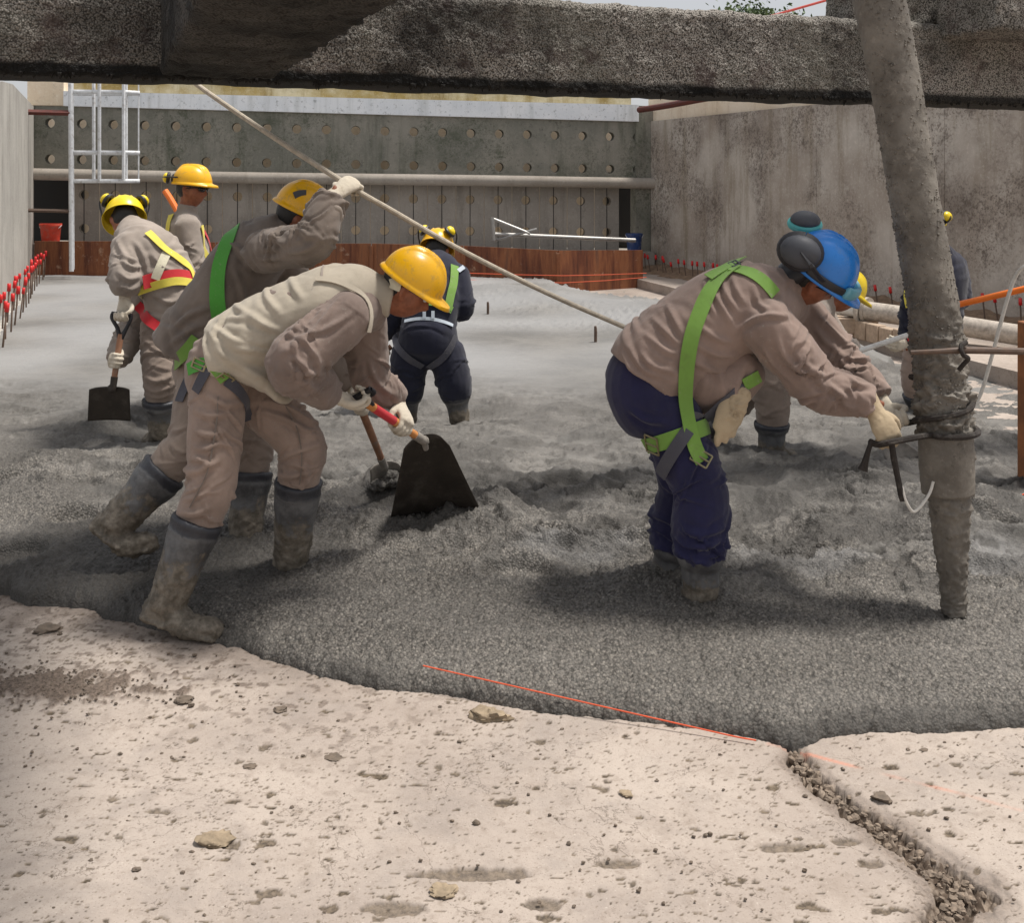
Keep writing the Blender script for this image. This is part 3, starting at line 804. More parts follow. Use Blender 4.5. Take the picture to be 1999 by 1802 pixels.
Z = ZB + ZZ.reshape(-1) + rag + 0.01 * big
O = OUT.reshape(-1) + disp * (0.3 + 0.7 * front)
Z += np.where(ZZ.reshape(-1) > 0.42, disp * 0.6, 0)
ptsb = B0[None, :] + BD[None, :] * fl[:, :1] + BN[None, :] * O[:, None]
A = np.stack([ptsb[:, 0], ptsb[:, 1], Z], 1).reshape(*S2.shape, 3)
crust_shade = 0.92 * smooth(0.062, 0.03, ZZ.reshape(-1) + 0.02 * big) + 0.35 * smooth(0.1, 0.5, fbm(fl * 2.1, 3, 119)) + 0.55 * smooth(2.6, 1.2, fl[:, 0] + 0.6 * big) * smooth(-0.4, 0.2, fbm(fl * 3, 3, 121))  # left end: staining plus the lengthwise beam's shadow painted in
put('beam_body', grid_mesh('beam_body', A[:, ::-1].copy(), dict(crust_shade=np.clip(crust_shade, 0, 1).reshape(S2.shape)[:, ::-1])), M_BEAM, cb)
dr = []
for i in range(330):
    q = random.uniform(-0.5, 6.6); l = random.uniform(0.004, 0.014) * (2.2 if random.random() < 0.06 else 1)
    p = beam_pt(q, ZB + 0.012, random.uniform(-0.05, 0.004)); w_ = random.uniform(0.006, 0.016)
    v_, f_ = tube([p, p - [0, 0, 0.012], p - [random.uniform(-.004, .004), 0, 0.012 + l]], [w_, w_ * 0.8, w_ * 0.2], seg=5, sub=1)
    dr.append((v_, f_))
o = add('drip_fringe', dr, M_BEAM, cb, None); o['kind'] = 'stuff'
o.data.attributes.new('crust_shade', 'FLOAT', 'POINT').data.foreach_set('value', np.full(len(o.data.vertices), 0.95, np.float32))
# lengthwise beam over the viewer
U = np.array([-0.35, 0.937]); VV = np.array([0.937, 0.35])
def rough_box(name, q, z0, z1, parent, mat, n=0.03, amp=0.012, seed=1):
    """a box with a rough cast surface; q = 4 plan corners"""
    vf = hexa([(*p, z0) for p in q] + [(*p, z1) for p in q])
    me = mesh('t', vf)
    o = bpy.data.objects.new('t', me); COL.objects.link(o)
    r_ = o.modifiers.new('r', 'REMESH'); r_.mode = 'VOXEL'; r_.voxel_size = n; r_.use_smooth_shade = True
    dg = bpy.context.evaluated_depsgraph_get(); dg.update()
    out = bpy.data.meshes.new_from_object(o.evaluated_get(dg)); bpy.data.objects.remove(o); bpy.data.meshes.remove(me)
    c, nn = coords(out), normals(out)
    set_coords(out, c + nn * (amp * fbm(c * 14, 4, seed) + amp * 0.8 * fbm(c * 45, 2, seed + 3))[:, None])
    at_ = out.attributes.new('crust_shade', 'FLOAT', 'POINT'); at_.data.foreach_set('value', (0.35 * smooth(0.0, 0.6, fbm(c * 3, 3, seed + 5))).astype(np.float32))
    return put(name, out, mat, parent)
lu = lambda l, d: VV * l + U * d
ob = empty('overhead_beam', (*lu(0.43, 3.0), 2.2), 'dark lengthwise beam overhead meeting the cross beam at left', 'beam')
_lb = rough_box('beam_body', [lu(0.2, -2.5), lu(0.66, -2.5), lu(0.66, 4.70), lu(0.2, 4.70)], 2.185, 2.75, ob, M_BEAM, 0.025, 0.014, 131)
_at = _lb.data.attributes['crust_shade']; _cz = coords(_lb.data); _at.data.foreach_set('value', np.clip(0.92 + 0.2 * fbm(_cz * 3, 3, 133), 0, 1).astype(np.float32))  # nearly black all over: dirt and underside shade painted together
rb_ = empty('beam_stub', (*lu(4.9, 5.5), 2.56), 'rough projecting beam end at the top right corner', 'beam')
q0 = P(1948, 60, 5.55)[:2]
rough_box('beam_body', [q0, q0 + BD * 0.8, q0 + BD * 0.8 + U * 0.45, q0 + U * 0.45], 2.53, 3.05, rb_, M_BEAM, 0.02, 0.014, 141)
ubm = empty('upper_beam', (*P(1850, 10, 6.3)[:2], 2.62), 'rough beam lying on the cross beam behind the hose', 'beam')
q0 = P(1664, 30, 5.86)[:2]
rough_box('beam_body', [q0, q0 + BD * 1.6, q0 + BD * 1.6 + U * 0.25, q0 + U * 0.25], 2.60, 3.1, ubm, M_BEAM, 0.02, 0.012, 151)
# ================================================================== fixtures along the walls
# capped dowel bars
def rod_mesh(h):
    rod = mesh('rod', tube([(0, 0, -0.25), (0, 0, h)], 0.009, seg=6, sub=1))
    cap = mesh('cap', tube([(0, 0, h - 0.055), (0, 0, h + 0.025)], [0.021, 0.019], seg=8, sub=2))
    rod.materials.append(M_REBAR); cap.materials.append(M_REDCAP)
    return rod, cap
ROD, CAP = rod_mesh(0.42)
ORD = ['first', 'second', 'third', 'fourth', 'fifth', 'sixth', 'seventh', 'eighth', 'ninth', 'tenth', 'eleventh', 'twelfth', 'thirteenth', 'fourteenth', 'fifteenth', 'sixteenth', 'seventeenth', 'eighteenth', 'nineteenth', 'twentieth',
       'twenty-first', 'twenty-second', 'twenty-third', 'twenty-fourth', 'twenty-fifth', 'twenty-sixth', 'twenty-seventh', 'twenty-eighth', 'twenty-ninth', 'thirtieth']
def dowel(p, tilt, label, group, sc=1.0):
    e = empty('capped_dowel', p, label, 'dowel', group)
    e.rotation_euler = tilt; e.scale = (sc, sc, sc)
    for n_q, m_q in (('rod', ROD), ('cap', CAP)):
        c = bpy.data.objects.new(n_q, m_q); COL.objects.link(c); c.parent = e
NL = 30
for i in range(NL):
    f = (i + 0.3) / NL
    Yd = 18.0 * (1 - f) ** 1.0 + 10.0 * f
    d = (18.6 - Yd) / 8.2 * 8.77
    p = LC + LD * d
    off = 0.10 + (0.10 if i % 2 else 0.0) + random.uniform(-0.02, 0.02)
    p = p + np.array([0.935, 0.355]) * off
    dowel((*p, 0.1), (random.uniform(-.06, .06), random.uniform(-.02, .12), 0), f'{ORD[i]} red-capped dowel bar from the back along the left wall', 'capped dowels along the left wall', random.uniform(0.92, 1.1))
tags = [(1260, 497), (1272, 499), (1286, 500), (1295, 502), (1305, 505), (1319, 513), (1329, 508), (1341, 510), (1353, 512), (1364, 513), (1380, 514), (1393, 516), (1406, 518), (1430, 520), (1692, 556), (1717, 559), (1747, 563), (1925, 576), (1952, 580), (1994, 586)]
for i, (a, b) in enumerate(tags):
    # the dowels stand in the soil bank, 0.3 m from the wall
    s_ = (a - CX) / F
    q = R0 - n_ * 0.32
    d = (s_ * q[1] - q[0]) / (RD[0] - s_ * RD[1])
    p = q + RD * d
    top = P(a, b, p[1])[2]
    dowel((*p, top - 0.42), (0, random.uniform(-0.22, -0.02), 0), f'{ORD[i]} red-capped dowel bar from the back along the right wall', 'capped dowels along the right wall')

# caged ladder
lx = P(137, 530, 17.4)
la = empty('caged_ladder', lx, 'white steel ladder with a safety cage against the left wall', 'ladder')
ld2 = np.array([-0.35, 0.937, 0.0]); lv = np.array([0.99, 0.12, 0.0])
zt = P(137, 130, 17.4)[2]
st = [lx + np.array([0, 0, 0.0]), lx + ld2 * 0.45]
for q in st:
    b_ = q.copy(); b_[2] = 0.27; t_ = q.copy(); t_[2] = zt + 0.4; b_[0] += 0.02
    add('stile', tube([b_, t_], 0.036, seg=10, sub=1), M_LADDER, la)
for k in range(11):
    zz = 0.45 + 0.3 * k
    a_, b_ = st[0].copy(), st[1].copy(); a_[2] = b_[2] = zz
    add('rung', tube([a_, b_], 0.013, seg=8, sub=1), M_LADDER, la)
def hoop(zz, name='hoop'):
    a_ = st[0].copy(); b_ = st[1].copy()
    pts = [a_, a_ + lv * 0.75, a_ + lv * 1.02 + ld2 * 0.12, a_ + lv * 1.1 + ld2 * 0.225, b_ + lv * 1.02 - ld2 * 0.12, b_ + lv * 0.75, b_]
    pts = [np.array([*p[:2], zz]) for p in pts]
    c = catmull(pts, 5)
    V = []; Fc = []
    for p in c: V += [p + [0, 0, -0.033], p + [0, 0, 0.033]]
    for i in range(len(c) - 1): Fc.append((2 * i, 2 * i + 2, 2 * i + 3, 2 * i + 1))
    o = add(name, (np.array(V), Fc), M_LADDER, la, 60); m = o.modifiers.new('t', 'SOLIDIFY'); m.thickness = 0.01
    return c
zs = [P(137, y_, 17.4)[2] for y_ in (353, 297, 178)]
for zz in zs: hoop(zz)
for px_b in (183, 192, 238, 246, 267):
    far = px_b in (183, 246)
    q = st[0] + lv * ((px_b - 137) / F * 17.4) + (ld2 * (0.4 if far else 0.0) if px_b != 267 else ld2 * 0.22)
    if far: q[0] = (px_b - CX) / F * q[1]
    a_ = q.copy(); a_[2] = zs[0]; b_ = q.copy(); b_[2] = zt + 0.4
    w_ = 0.012 if px_b == 267 else 0.03
    add('cage_bar', tube([a_, b_], (w_), side=(1, 0, 0), seg=6, sub=1), M_LADDER, la)
for i, y_ in enumerate((218, 410)):
    a_, b_ = P(44 if i == 0 else 48, y_, 17.2), P(137, y_ + 2, 17.4)
    o = add('wall_bracket', tube([a_, b_], (0.045 if i == 0 else 0.03), side=(0, 0, 1), seg=4, sub=1), M_BROWN if i == 0 else M_REBAR, la, 20)

# buckets
def bucket(c, r, h, mat, label):
    e = empty('bucket', c, label, 'bucket')
    V = []; seg = 24
    prof = [(r * 0.8, 0), (r * 0.98, h), (r * 1.05, h), (r * 1.05, h - 0.035), (r * 1.0, h - 0.035)]
    inner = [(r * 0.94, h), (r * 0.77, 0.02)]
    ring = [[(c[0] + a * math.cos(t_), c[1] + a * math.sin(t_), c[2] + z_) for t_ in np.linspace(0, 2 * math.pi, seg, endpoint=False)] for a, z_ in [prof[0], (r * 0.96, h - 0.06), prof[3], prof[2], inner[0], inner[1]]]
    V = np.array(ring).reshape(-1, 3); Fc = []
    for i in range(5):
        for j in range(seg):
            k = (j + 1) % seg; Fc.append((i * seg + j, i * seg + k, (i + 1) * seg + k, (i + 1) * seg + j))
    Fc.append(tuple(range(seg))); Fc.append(tuple(5 * seg + j for j in range(seg)))
    add('bucket_body', (V, Fc), mat, e, 30)
    a = np.linspace(0.05, math.pi - 0.05, 9)
    add('handle', tube([(c[0] + r * 1.06 * math.cos(t_), c[1] - r * 0.55 * math.sin(t_), c[2] + h - 0.02 - 0.1 * math.sin(t_)) for t_ in a], 0.006, seg=6, sub=2), M_LADDER, e)
pb = P(99, 466, 18.35); pb[2] = 0.665
bucket(pb, 0.175, 0.34, M_REDB, 'red plastic bucket on the ledge in the dark left recess')
pb = P(1238, 483, 19.6); pb[2] = zline(0.66, 0.40, B_LEN * 0.96) + 0.005
bucket(pb, 0.15, 0.36, M_BLUEB, 'dark blue bucket in the recess at the right end of the back wall')

# tube frame leaning on the plates
tf = empty('scaffold_frame', P(1100, 470, 18.2), 'grey scaffold tubes with cross braces lying on the rusty plates', 'scaffold')
for a_, b_, r_ in (((961, 424), (965, 469), .032), ((961, 457), (1240, 469), .036), ((963, 427), (1035, 456), .024), ((966, 469), (1048, 447), .024)):
    add('tube', tube([P(*a_, 18.0 if r_ > .03 else 18.06), P(*b_, 18.6 if b_[0] > 1200 else 18.0)], r_, seg=10, sub=1), M_GALV, tf)

# pipes along the right
pp = empty('pump_pipe', (*P(1690, 640, 11.6)[:2], 0.17), 'white and mud-splashed pump pipe with a flange beside the right wall', 'pipe')
add('white_section', tube([P(1560, 590, 12.5), P(1612, 596, 12.3), P(1682, 605, 11.9)], 0.092, seg=16), M_PVC, pp)
add('splashed_section', tube([P(1688, 606, 11.87), P(1800, 622, 11.4), P(1900, 640, 11.0), P(2080, 668, 10.4)], 0.105, seg=16), M_PIPEG, pp)
for a_ in (1678, 1690):
    p = P(a_, 604 + (a_ - 1678) * 0.15, 11.9); d_ = unit(P(1800, 622, 11.4) - P(1682, 605, 11.9))
    add('flange', tube([p, p + d_ * 0.035], 0.15, seg=20, sub=1), M_PIPEG, pp)
bl = P(1655, 632, 12.0); bl[2] = 0.06
o = add('pipe_block', slab_box(bl[:2] - [0.35, 0.12], bl[:2] + [0.3, -0.12], 0.2, 0.055, 0.215), M_BRICK, None); tag(o, 'low grey block propping up the flanged pipe', 'block')
sp2 = empty('long_pipe', (*P(1900, 650, 12.2)[:2], 0.17), 'second dusty pipe lying behind the flanged pipe', 'pipe')
add('pipe_barrel', tube([P(1700, 592, 13.6) - [0, 0, .1], P(1860, 622, 12.6) - [0, 0, .12], P(2050, 655, 11.8) - [0, 0, .1]], 0.09, seg=14), M_PIPEG, sp2)

# strings
def cord(name, pts, r, mat, label, cat, sub=6, seg=7):
    o = add(name, tube(pts, r, seg=seg, sub=sub, round_ends=(0, 0)), mat); return tag(o, label, cat)
ga, gb = G(826, 1300, 0.085), G(1432, 1438, 0.014)
sq = [ga + (gb - ga) * q for q in np.linspace(0, 1, 9)] + [G(1476, 1446, 0.012)]
for q in sq: q[2] = max(q[2], max(hc(q[0], q[1] + e_) for e_ in (-0.01, 0, 0.01)) + 0.004)
cord('string_line', sq, 0.0024, M_STRING, 'orange string lying along the front edge of wet concrete', 'string')
cord('string_line', [P(915, 533, 17.3), P(1100, 538, 17.2), P(1262, 533, 17.6)], 0.006, M_STRING, 'upper orange string stretched before the rusty plates', 'string', 2)
cord('string_line', [P(915, 546, 17.2), P(1100, 552, 17.1), P(1262, 541, 17.5)], 0.006, M_STRING, 'lower orange string stretched before the rusty plates', 'string', 2)
g0, g1 = G(1888, 975, 0.15), G(1990, 968, 0.17)
cord('string_line', [g0, (g0 + g1) / 2 - [0, 0, .01], g1, g1 + [0.4, 0.1, 0.1]], 0.004, M_STRING, 'orange string tied to the timber post at right edge', 'string', 3)

for i, (a_, b_, h_, lab) in enumerate(((952, 612, .14, 'small dark level pin in the smooth concrete left of centre'), (1162, 668, .16, 'small dark level pin in the smooth concrete near the blue-helmeted worker'))):
    g = G(a_, b_, 0.15)
    o = add('level_pin', tube([g - [0, 0, .15], g + [0.004, 0, h_ * .6], g + [0.0, 0, h_]], [.012, .016, .011], seg=8, sub=2), M_REBAR); tag(o, lab, 'pin')
# timber post at the right edge
tpz = G(2030, 985, 0.1); tp = tpz[:2]
o = add('timber_post', slab_box(tp - [0.06, 0], tp + [0.09, 0], 0.12, -0.05, 1.02), M_TIMBER); bevel(o, 0.006, 1); tag(o, 'weathered brown timber post cut by the right picture edge', 'post')

# ================================================================== concrete pump hose
t = NT('muddy_rubber')
n1 = t.noise(5, 7, 0.65); n2 = t.noise(28, 8, 0.7)
base = t.mix(t.rng(n1, 0.38, 0.62), lin((98, 92, 84)), lin((124, 118, 109)))
base = t.mix(t.math('MULTIPLY', t.rng(n2, 0.55, 0.7), 0.55), base, lin((150, 143, 133)))
base = t.mix(t.math('MULTIPLY', t.rng(t.noise(13, 8, 0.75), 0.56, 0.66), 0.6), base, lin((62, 57, 51)))
t.color(base).rough(t.rng(n2, 0.3, 0.7, 0.5, 0.8)).set(Specular_IOR_Level=0.35)
t.bump(t.noise(60, 7, 0.7), 0.6, 0.006)
M_HOSE = t.m
hz_ = empty('pump_hose', (*G(1861, 1195, 0.13)[:2], 0.13), 'thick mud-covered concrete pump hose hanging from above', 'hose')
hp = [(1300, -1500, 4.6, .098), (1480, -800, 4.5, .098), (1640, -300, 4.36, .098), (1716, 0, 4.28, .098), (1752, 190, 4.25, .095), (1787, 400, 4.2, .092), (1822, 600, 4.16, .094), (1836, 740, 4.12, .094), (1846, 850, 4.08, .094), (1850, 955, 4.06, .088)]
def lumpy(pts, r, seg=72, sub=26, amp=0.004, seed=1, parent=None, name='x', mat=None, mud=None):
    v_, f_ = tube(pts, r, seg=seg, sub=sub)
    c = catmull(np.asarray(pts), sub)
    me_ = mesh(name, (v_, f_))
    nn = normals(me_); co = coords(me_)
    d_ = amp * fbm(co * 9, 3, seed) + amp * 0.5 * fbm(co * 40, 3, seed + 5)
    if mud is not None: d_ = d_ + mud(co)
    set_coords(me_, co + nn * d_[:, None])
    return put(name, me_, mat, parent)
def mud1(co):
    z_ = co[:, 2]
    m = smooth(0.75, 0.95, z_) * smooth(1.35, 1.1, z_) + 0.9 * smooth(0.62, 0.75, z_) * smooth(1.0, 0.9, z_) + 0.05
    return m * 0.022 * np.maximum(fbm(co * 22, 4, 203, 0.65), -0.15) + 0.004 * np.maximum(fbm(co * 60, 2, 207), 0)
lumpy([P(a, b, c) for a, b, c, r in hp], [r for *_, r in hp], 80, 44, 0.0022, 201, hz_, 'hose', M_HOSE, mud1)
sl = [(1845, 845, 4.07, .098), (1848, 900, 4.065, .1), (1851, 962, 4.06, .094)]
lumpy([P(a, b, c) for a, b, c, r in sl], [r for *_, r in sl], 64, 16, 0.004, 205, hz_, 'sleeve', M_HOSE)
nz = [(1851, 955, 4.06, .078), (1855, 1010, 4.055, .07), (1858, 1090, 4.05, .056), (1861, 1160, 4.045, .046), (1862, 1200, 4.04, .043)]
lumpy([P(a, b, c) for a, b, c, r in nz], [r for *_, r in nz], 56, 22, 0.006, 209, hz_, 'nozzle', M_HOSE, lambda co: 0.012 * np.maximum(fbm(co * 26, 4, 211, 0.65), -0.2))
# splashed stones sticking to it
bits = []
hc_ = catmull(np.array([[*P(a, b, c), r] for a, b, c, r in hp]), 30)
for i in range(1300):
    k = min(int(len(hc_) * (random.random() ** 0.75)), len(hc_) - 2)
    c, r = hc_[k, :3], hc_[k, 3]; T_ = unit(hc_[k + 1, :3] - c)
    s1_ = unit(np.cross(T_, [0, 1, 0])); s2_ = np.cross(T_, s1_)
    cl = 0.9 * math.sin(c[2] * 3.1) - 0.6
    a_ = cl + random.gauss(0, 0.9)
    dirv = s1_ * math.sin(a_) + s2_ * math.cos(a_)
    if dirv[1] > 0.5: dirv = -dirv
    q = c + dirv * (r + 0.002) + T_ * random.uniform(-.03, .03)
    rr = random.uniform(0.0018, 0.0052)
    bits.append(ball(q, (rr, rr * random.uniform(.7, 1.2), rr * random.uniform(.7, 1.2)), 5, 4))
o = add('stuck_stones', bits, M_HOSE, hz_, None); o['kind'] = 'stuff'

# ropes and rods round the hose
def wrap(px_list, name, r, mat, label, cat, sub=8):
    return cord(name, [P(*q) for q in px_list], r, mat, label, cat, sub, 8)
HR = 0.1
def round_hose(y_px, Yc, cx, r, a0, a1, n, rise=0.0):
    c = P(cx, y_px, Yc); out = []
    for k in range(n + 1):
        a_ = a0 + (a1 - a0) * k / n
        out.append(c + np.array([r * math.cos(a_), r * math.sin(a_), rise * k / n]))
    return out
rope1 = [P(1698, 862, 4.0), P(1715, 868, 3.97), P(1745, 862, 3.93)] + round_hose(842, 4.08, 1845, .115, -2.5, 2.4, 14, 0.02) + [P(1760, 826, 4.16), P(1740, 812, 4.17)]
o = cord('tag_rope', rope1, 0.012, M_BLACKROPE, 'muddy black rope looped round hose and held by blue-helmeted worker', 'rope', 4)
rope2 = [P(1703, 858, 3.99), P(1695, 880, 3.985), P(1688, 905, 3.985), P(1684, 918, 3.985)]
o2 = add('rope_end', tube(rope2, [.009, .01, .014, .02], seg=8, sub=4), M_BLACKROPE, o)
rope3 = [P(1741, 868, 3.95), P(1745, 895, 3.95), P(1752, 930, 3.95), P(1759, 965, 3.955), P(1762, 978, 3.955)]
add('rope_tail', tube(rope3, [.011, .012, .011, .012, .01], seg=8, sub=4), M_BLACKROPE, o)
cord('white_cable', [P(1760, 950, 3.95), P(1768, 978, 3.95), P(1783, 999, 3.96), P(1800, 985, 3.97), P(1815, 962, 3.99), P(1822, 940, 4.0)], 0.0055, M_CORD, 'short white cable loop hanging beside the hose nozzle', 'cable')
spir = []
for k in range(25):
    f = k / 24
    c = catmull(np.array([P(1836, 740, 4.12), P(1846, 850, 4.08)]), 24)[k]
    a_ = -3.6 + f * -8.0
    spir.append(c + np.array([0.106 * math.cos(a_), 0.106 * math.sin(a_), 0.0]))
cord('black_lashing', spir, 0.012, M_BLACKROPE, 'muddy black rope wound in a spiral round lower hose', 'rope', 3)
rb = [P(1778, 688, 3.99), P(1830, 686, 3.97), P(1900, 684, 3.97), P(2080, 688, 3.98)]
e = tag(add('steel_bar', tube(rb, [.0085, .0095, .013, .013], seg=10, sub=6), M_REBAR), 'dark steel bar lashed across the hose from the right', 'bar')
add('lashing', tube([P(1886, 668, 3.97), P(1876, 676, 3.95), P(1880, 692, 3.94), P(1890, 700, 3.96), P(1880, 712, 3.97), P(1872, 722, 3.98)], .009, seg=8, sub=5), M_BLACKROPE, e)
cord('hanging_cord', [P(1896, 800, 5.2), P(1916, 765, 5.2), P(1940, 682, 5.15), P(1962, 600, 5.1), P(1980, 545, 5.05), P(1999, 520, 5.0), P(2040, 505, 4.95)], 0.009, M_CORD, 'white cord rising to the upper right beside the hose', 'cord')
cord('orange_pole', [P(1788, 614, 6.4), P(2080, 545, 5.9)], 0.0185, M_ORANGE, 'bright orange pole slanting up behind the hose', 'pole', 1, 14)
cord('grey_pole', [P(1640, 697, 6.0), P(1800, 645, 6.2)], 0.0155, M_PVC, 'light grey pole slanting up to the left of the hose', 'pole', 1, 12)
# long rope held up by the second worker
HAND3 = P(686, 365, 4.72)
rp = [P(340, 125, 5.45), P(385, 165, 5.3), P(520, 258, 5.0), HAND3, P(760, 408, 4.78), P(900, 488, 4.95), P(1060, 568, 5.15), P(1225, 641, 5.4), P(1400, 716, 5.7)]
cord('guide_rope', rp, 0.0125, M_ROPE, 'long taut pale rope slanting down across the whole scene', 'rope', 8, 10)

# ================================================================== chunks and crumbs on the slab
M_RUBBLE = m_plain('joint_rubble', lin((126, 112, 98)), 0.92, 0.4, 60, 0.6, 0.004)
def chunk(c, r, seed, flat=0.45):
    v_, f_ = ball((0, 0, 0), (1, 1, 1), *((6, 4) if r < 0.018 else (26, 18)))
    rs = np.random.default_rng(seed); pl = rs.normal(size=(9, 3)); pl /= np.linalg.norm(pl, axis=1)[:, None]
    cut = rs.uniform(0.55, 0.95, 9); dots = v_ @ pl.T
    d_ = np.min(np.where(dots > 0.05, cut / np.maximum(dots, 0.05), 9), axis=1)      # broken faces
    d_ = np.minimum(d_, 1.15) * (1 + 0.3 * fbm(v_ * 2.6 + seed * 3.7, 4, seed, 0.6))
    return v_ * d_[:, None] * np.array([r, r * 0.8, r * flat]) + np.asarray(c), f_
named = [(958, 1402, .062, 'largest pale dry lump near the wet concrete edge'), (415, 1646, .046, 'flat pale lump on the slab at lower left'), (868, 1742, .032, 'small upright crumb near the bottom edge, left of centre'),
         (488, 1500, .02, 'small dark crumb left of centre on slab'), (545, 1387, .028, 'dark lump with a tail below the front worker'), (652, 1481, .024, 'rounded grey crumb in the middle of the slab'),
         (1222, 1552, .02, 'small round stone on slab right of centre'), (1805, 1466, .016, 'lone dark crumb right of the broken joint top'), (1720, 1560, .03, 'dark stone beside the broken joint'), (355, 1368, .034, 'grey lump left of centre under the muddy boot'),
         (90, 1230, .05, 'damp lump at the left edge of the pour')]
for i, (a_, b_, r_, lab) in enumerate(named):
    g = G(a_, b_); o = add('concrete_chunk', chunk((g[0], g[1], r_ * 0.12), r_, 300 + i, 0.32), M_CHUNK if i in (0, 1, 2, 6) else M_DARKCHUNK, None, 50); tag(o, lab, 'lump')
cr = []
for i in range(520):
    a_ = random.uniform(-50, 2050); b_ = 1802 - (1802 - 1230) * random.random() ** 0.8
    g = G(a_, b_)
    if g[1] > np.interp(g[0], EX, EY) - 0.03: continue
    left = a_ < 480 and b_ < 1420
    if not left and random.random() < 0.45: continue
    r_ = random.uniform(0.003, 0.008) * (1.8 if random.random() < 0.12 else 1)
    cr.append(chunk((g[0], g[1], r_ * 0.3), r_, 400 + i % 40, 0.6))
for i in range(380):
    k = random.gauss(0, 1); m = random.gauss(0, 1)
    g = G(105 + 85 * k + 40 * math.sin(i), 1335 + 16 * m + 0.06 * 85 * k)
    r_ = random.uniform(0.003, 0.0075)
    cr.append(chunk((g[0], g[1], r_ * 0.3), r_, 400 + i % 40, 0.6))
rub = []
for i in range(190):
    j = random.randrange(len(TRP) - 1); f = random.random()
    c0, c1 = TRP[j], TRP[j + 1]; w_ = c0[2] + f * (c1[2] - c0[2])
    r_ = random.uniform(0.004, 0.015)
    rub.append(chunk((c0[0] + f * (c1[0] - c0[0]) + random.gauss(0, .45) * w_, c0[1] + f * (c1[1] - c0[1]) + random.gauss(0, .35) * w_, -0.018 + r_ * 0.3), r_, 400 + i % 40, 0.7))
o = add('joint_rubble', rub, M_RUBBLE, None, None, False); tag(o, 'broken rubble filling the open joint in the slab', 'rubble', kind='stuff')
o = add('concrete_crumbs', cr, M_DARKCHUNK, None, None, False); tag(o, 'scattered crumbs of concrete on the dry slab', 'crumbs', kind='stuff')

# ================================================================== beyond the walls
M_LEAF = m_plain('leaves', (0.07, 0.11, 0.035), 0.7, 0.4, 3, 0.0)
M_BARK = m_plain('bark', lin((92, 78, 62)), 0.9, 0.2, 6, 0.5, 0.02)
def tree(c, r, hgt, label, seed):
    rnd = random.Random(seed)
    e = empty('tree', c, label, 'tree')
    top = np.array([c[0], c[1], c[2] + hgt])
    limbs = [tube([c, c + [0.1, 0, hgt * .4], top - [0, 0, r * 1.0]], [.28, .2, .1], seg=8, sub=3)]
    tips = []
    for k in range(9):
        a_ = k * 2.4; d_ = np.array([math.cos(a_), math.sin(a_), rnd.uniform(.1, .9)]) * r * rnd.uniform(.5, .8)
        b_ = top - [0, 0, r * rnd.uniform(.8, 1.4)]; limbs.append(tube([b_, b_ + d_ * .5 + [0, 0, .1], b_ + d_], [.09, .06, .02], seg=6, sub=2)); tips.append(b_ + d_)
    add('trunk', limbs, M_BARK, e)
    V, Fc = [], []
    for k in range(4200):
        q = tips[rnd.randrange(9)] + np.array([rnd.gauss(0, .3), rnd.gauss(0, .3), rnd.gauss(0, .26)]) * r
        a_ = rnd.uniform(.06, .12); u_ = unit([rnd.gauss(0, 1) for _ in range(3)]); w_ = unit(np.cross(u_, [rnd.gauss(0, 1) for _ in range(3)]))
        n0 = len(V); V += [q - u_ * a_, q + w_ * a_ * .5, q + u_ * a_, q - w_ * a_ * .5]; Fc.append((n0, n0 + 1, n0 + 2, n0 + 3))
    add('crown', (np.array(V), Fc), M_LEAF, e, None)
tree(np.array([(1440 - CX) / F * 38, 38, 2.6]), 1.3, 5.35, 'left of two leafy tree tops showing above the cross beam', 5)
tree(np.array([(1515 - CX) / F * 40, 40, 2.6]), 0.9, 5.45, 'right smaller tree top showing above the cross beam', 9)
M_REDP = m_plain('red_rail_paint', lin((190, 70, 60)), 0.5, 0.1, 8, 0.0)
rr_ = empty('railing', P(1590, 60, 26), 'thin red railing against the white sky at top', 'railing')
add('rail', tube([P(1500, 32, 26), P(1640, -8, 26)], 0.03, seg=8, sub=1), M_REDP, rr_)
for a_ in (1627, 1637):
    add('post', tube([P(a_, 130, 26), P(a_, -20, 26)], 0.014, seg=6, sub=1), M_REDP, rr_)
# ================================================================== people
M_SHIRT = m_fabric('brown_grey_work_shirt', lin((128, 112, 103)), lin((104, 91, 84)), 0.35)
M_SHIRT2 = m_fabric('dusty_grey_work_shirt', lin((118, 107, 98)), lin((92, 83, 76)), 0.35)
M_SHIRT3 = m_fabric('light_grey_work_shirt', lin((150, 139, 129)), lin((122, 111, 102)), 0.35)
M_SHIRT6 = m_fabric('mauve_grey_work_shirt', lin((138, 119, 109)), lin((114, 97, 88)), 0.25)
M_PANTS = m_fabric('brown_work_trousers', lin((148, 129, 117)), lin((112, 98, 88)), 0.4)
M_PANTS2 = m_fabric('grey_brown_work_trousers', lin((132, 118, 107)), lin((102, 91, 82)), 0.4)
M_NAVY = m_fabric('navy_work_cloth', lin((30, 32, 48)), lin((70, 66, 64)), 0.12)
M_JEAN = m_fabric('dark_blue_trousers', lin((34, 34, 66)), lin((70, 68, 72)), 0.15)
M_VEST = m_fabric('cream_quilted_vest', lin((178, 168, 151)), lin((140, 130, 113)), 0.45, 0.1)
M_GLOVE = m_fabric('dirty_white_glove', lin((198, 188, 170)), lin((128, 110, 86)), 0.8, 0.08)
M_GLOVE2 = m_fabric('tan_soiled_glove', lin((176, 158, 130)), lin((104, 86, 62)), 0.9, 0.12)
M_GREEN = m_fabric('green_webbing', lin((80, 158, 62)), lin((84, 104, 60)), 0.3, 0.08, 0.7)
M_LIME = m_fabric('lime_webbing', lin((112, 150, 66)), lin((94, 104, 64)), 0.5, 0.08, 0.7)
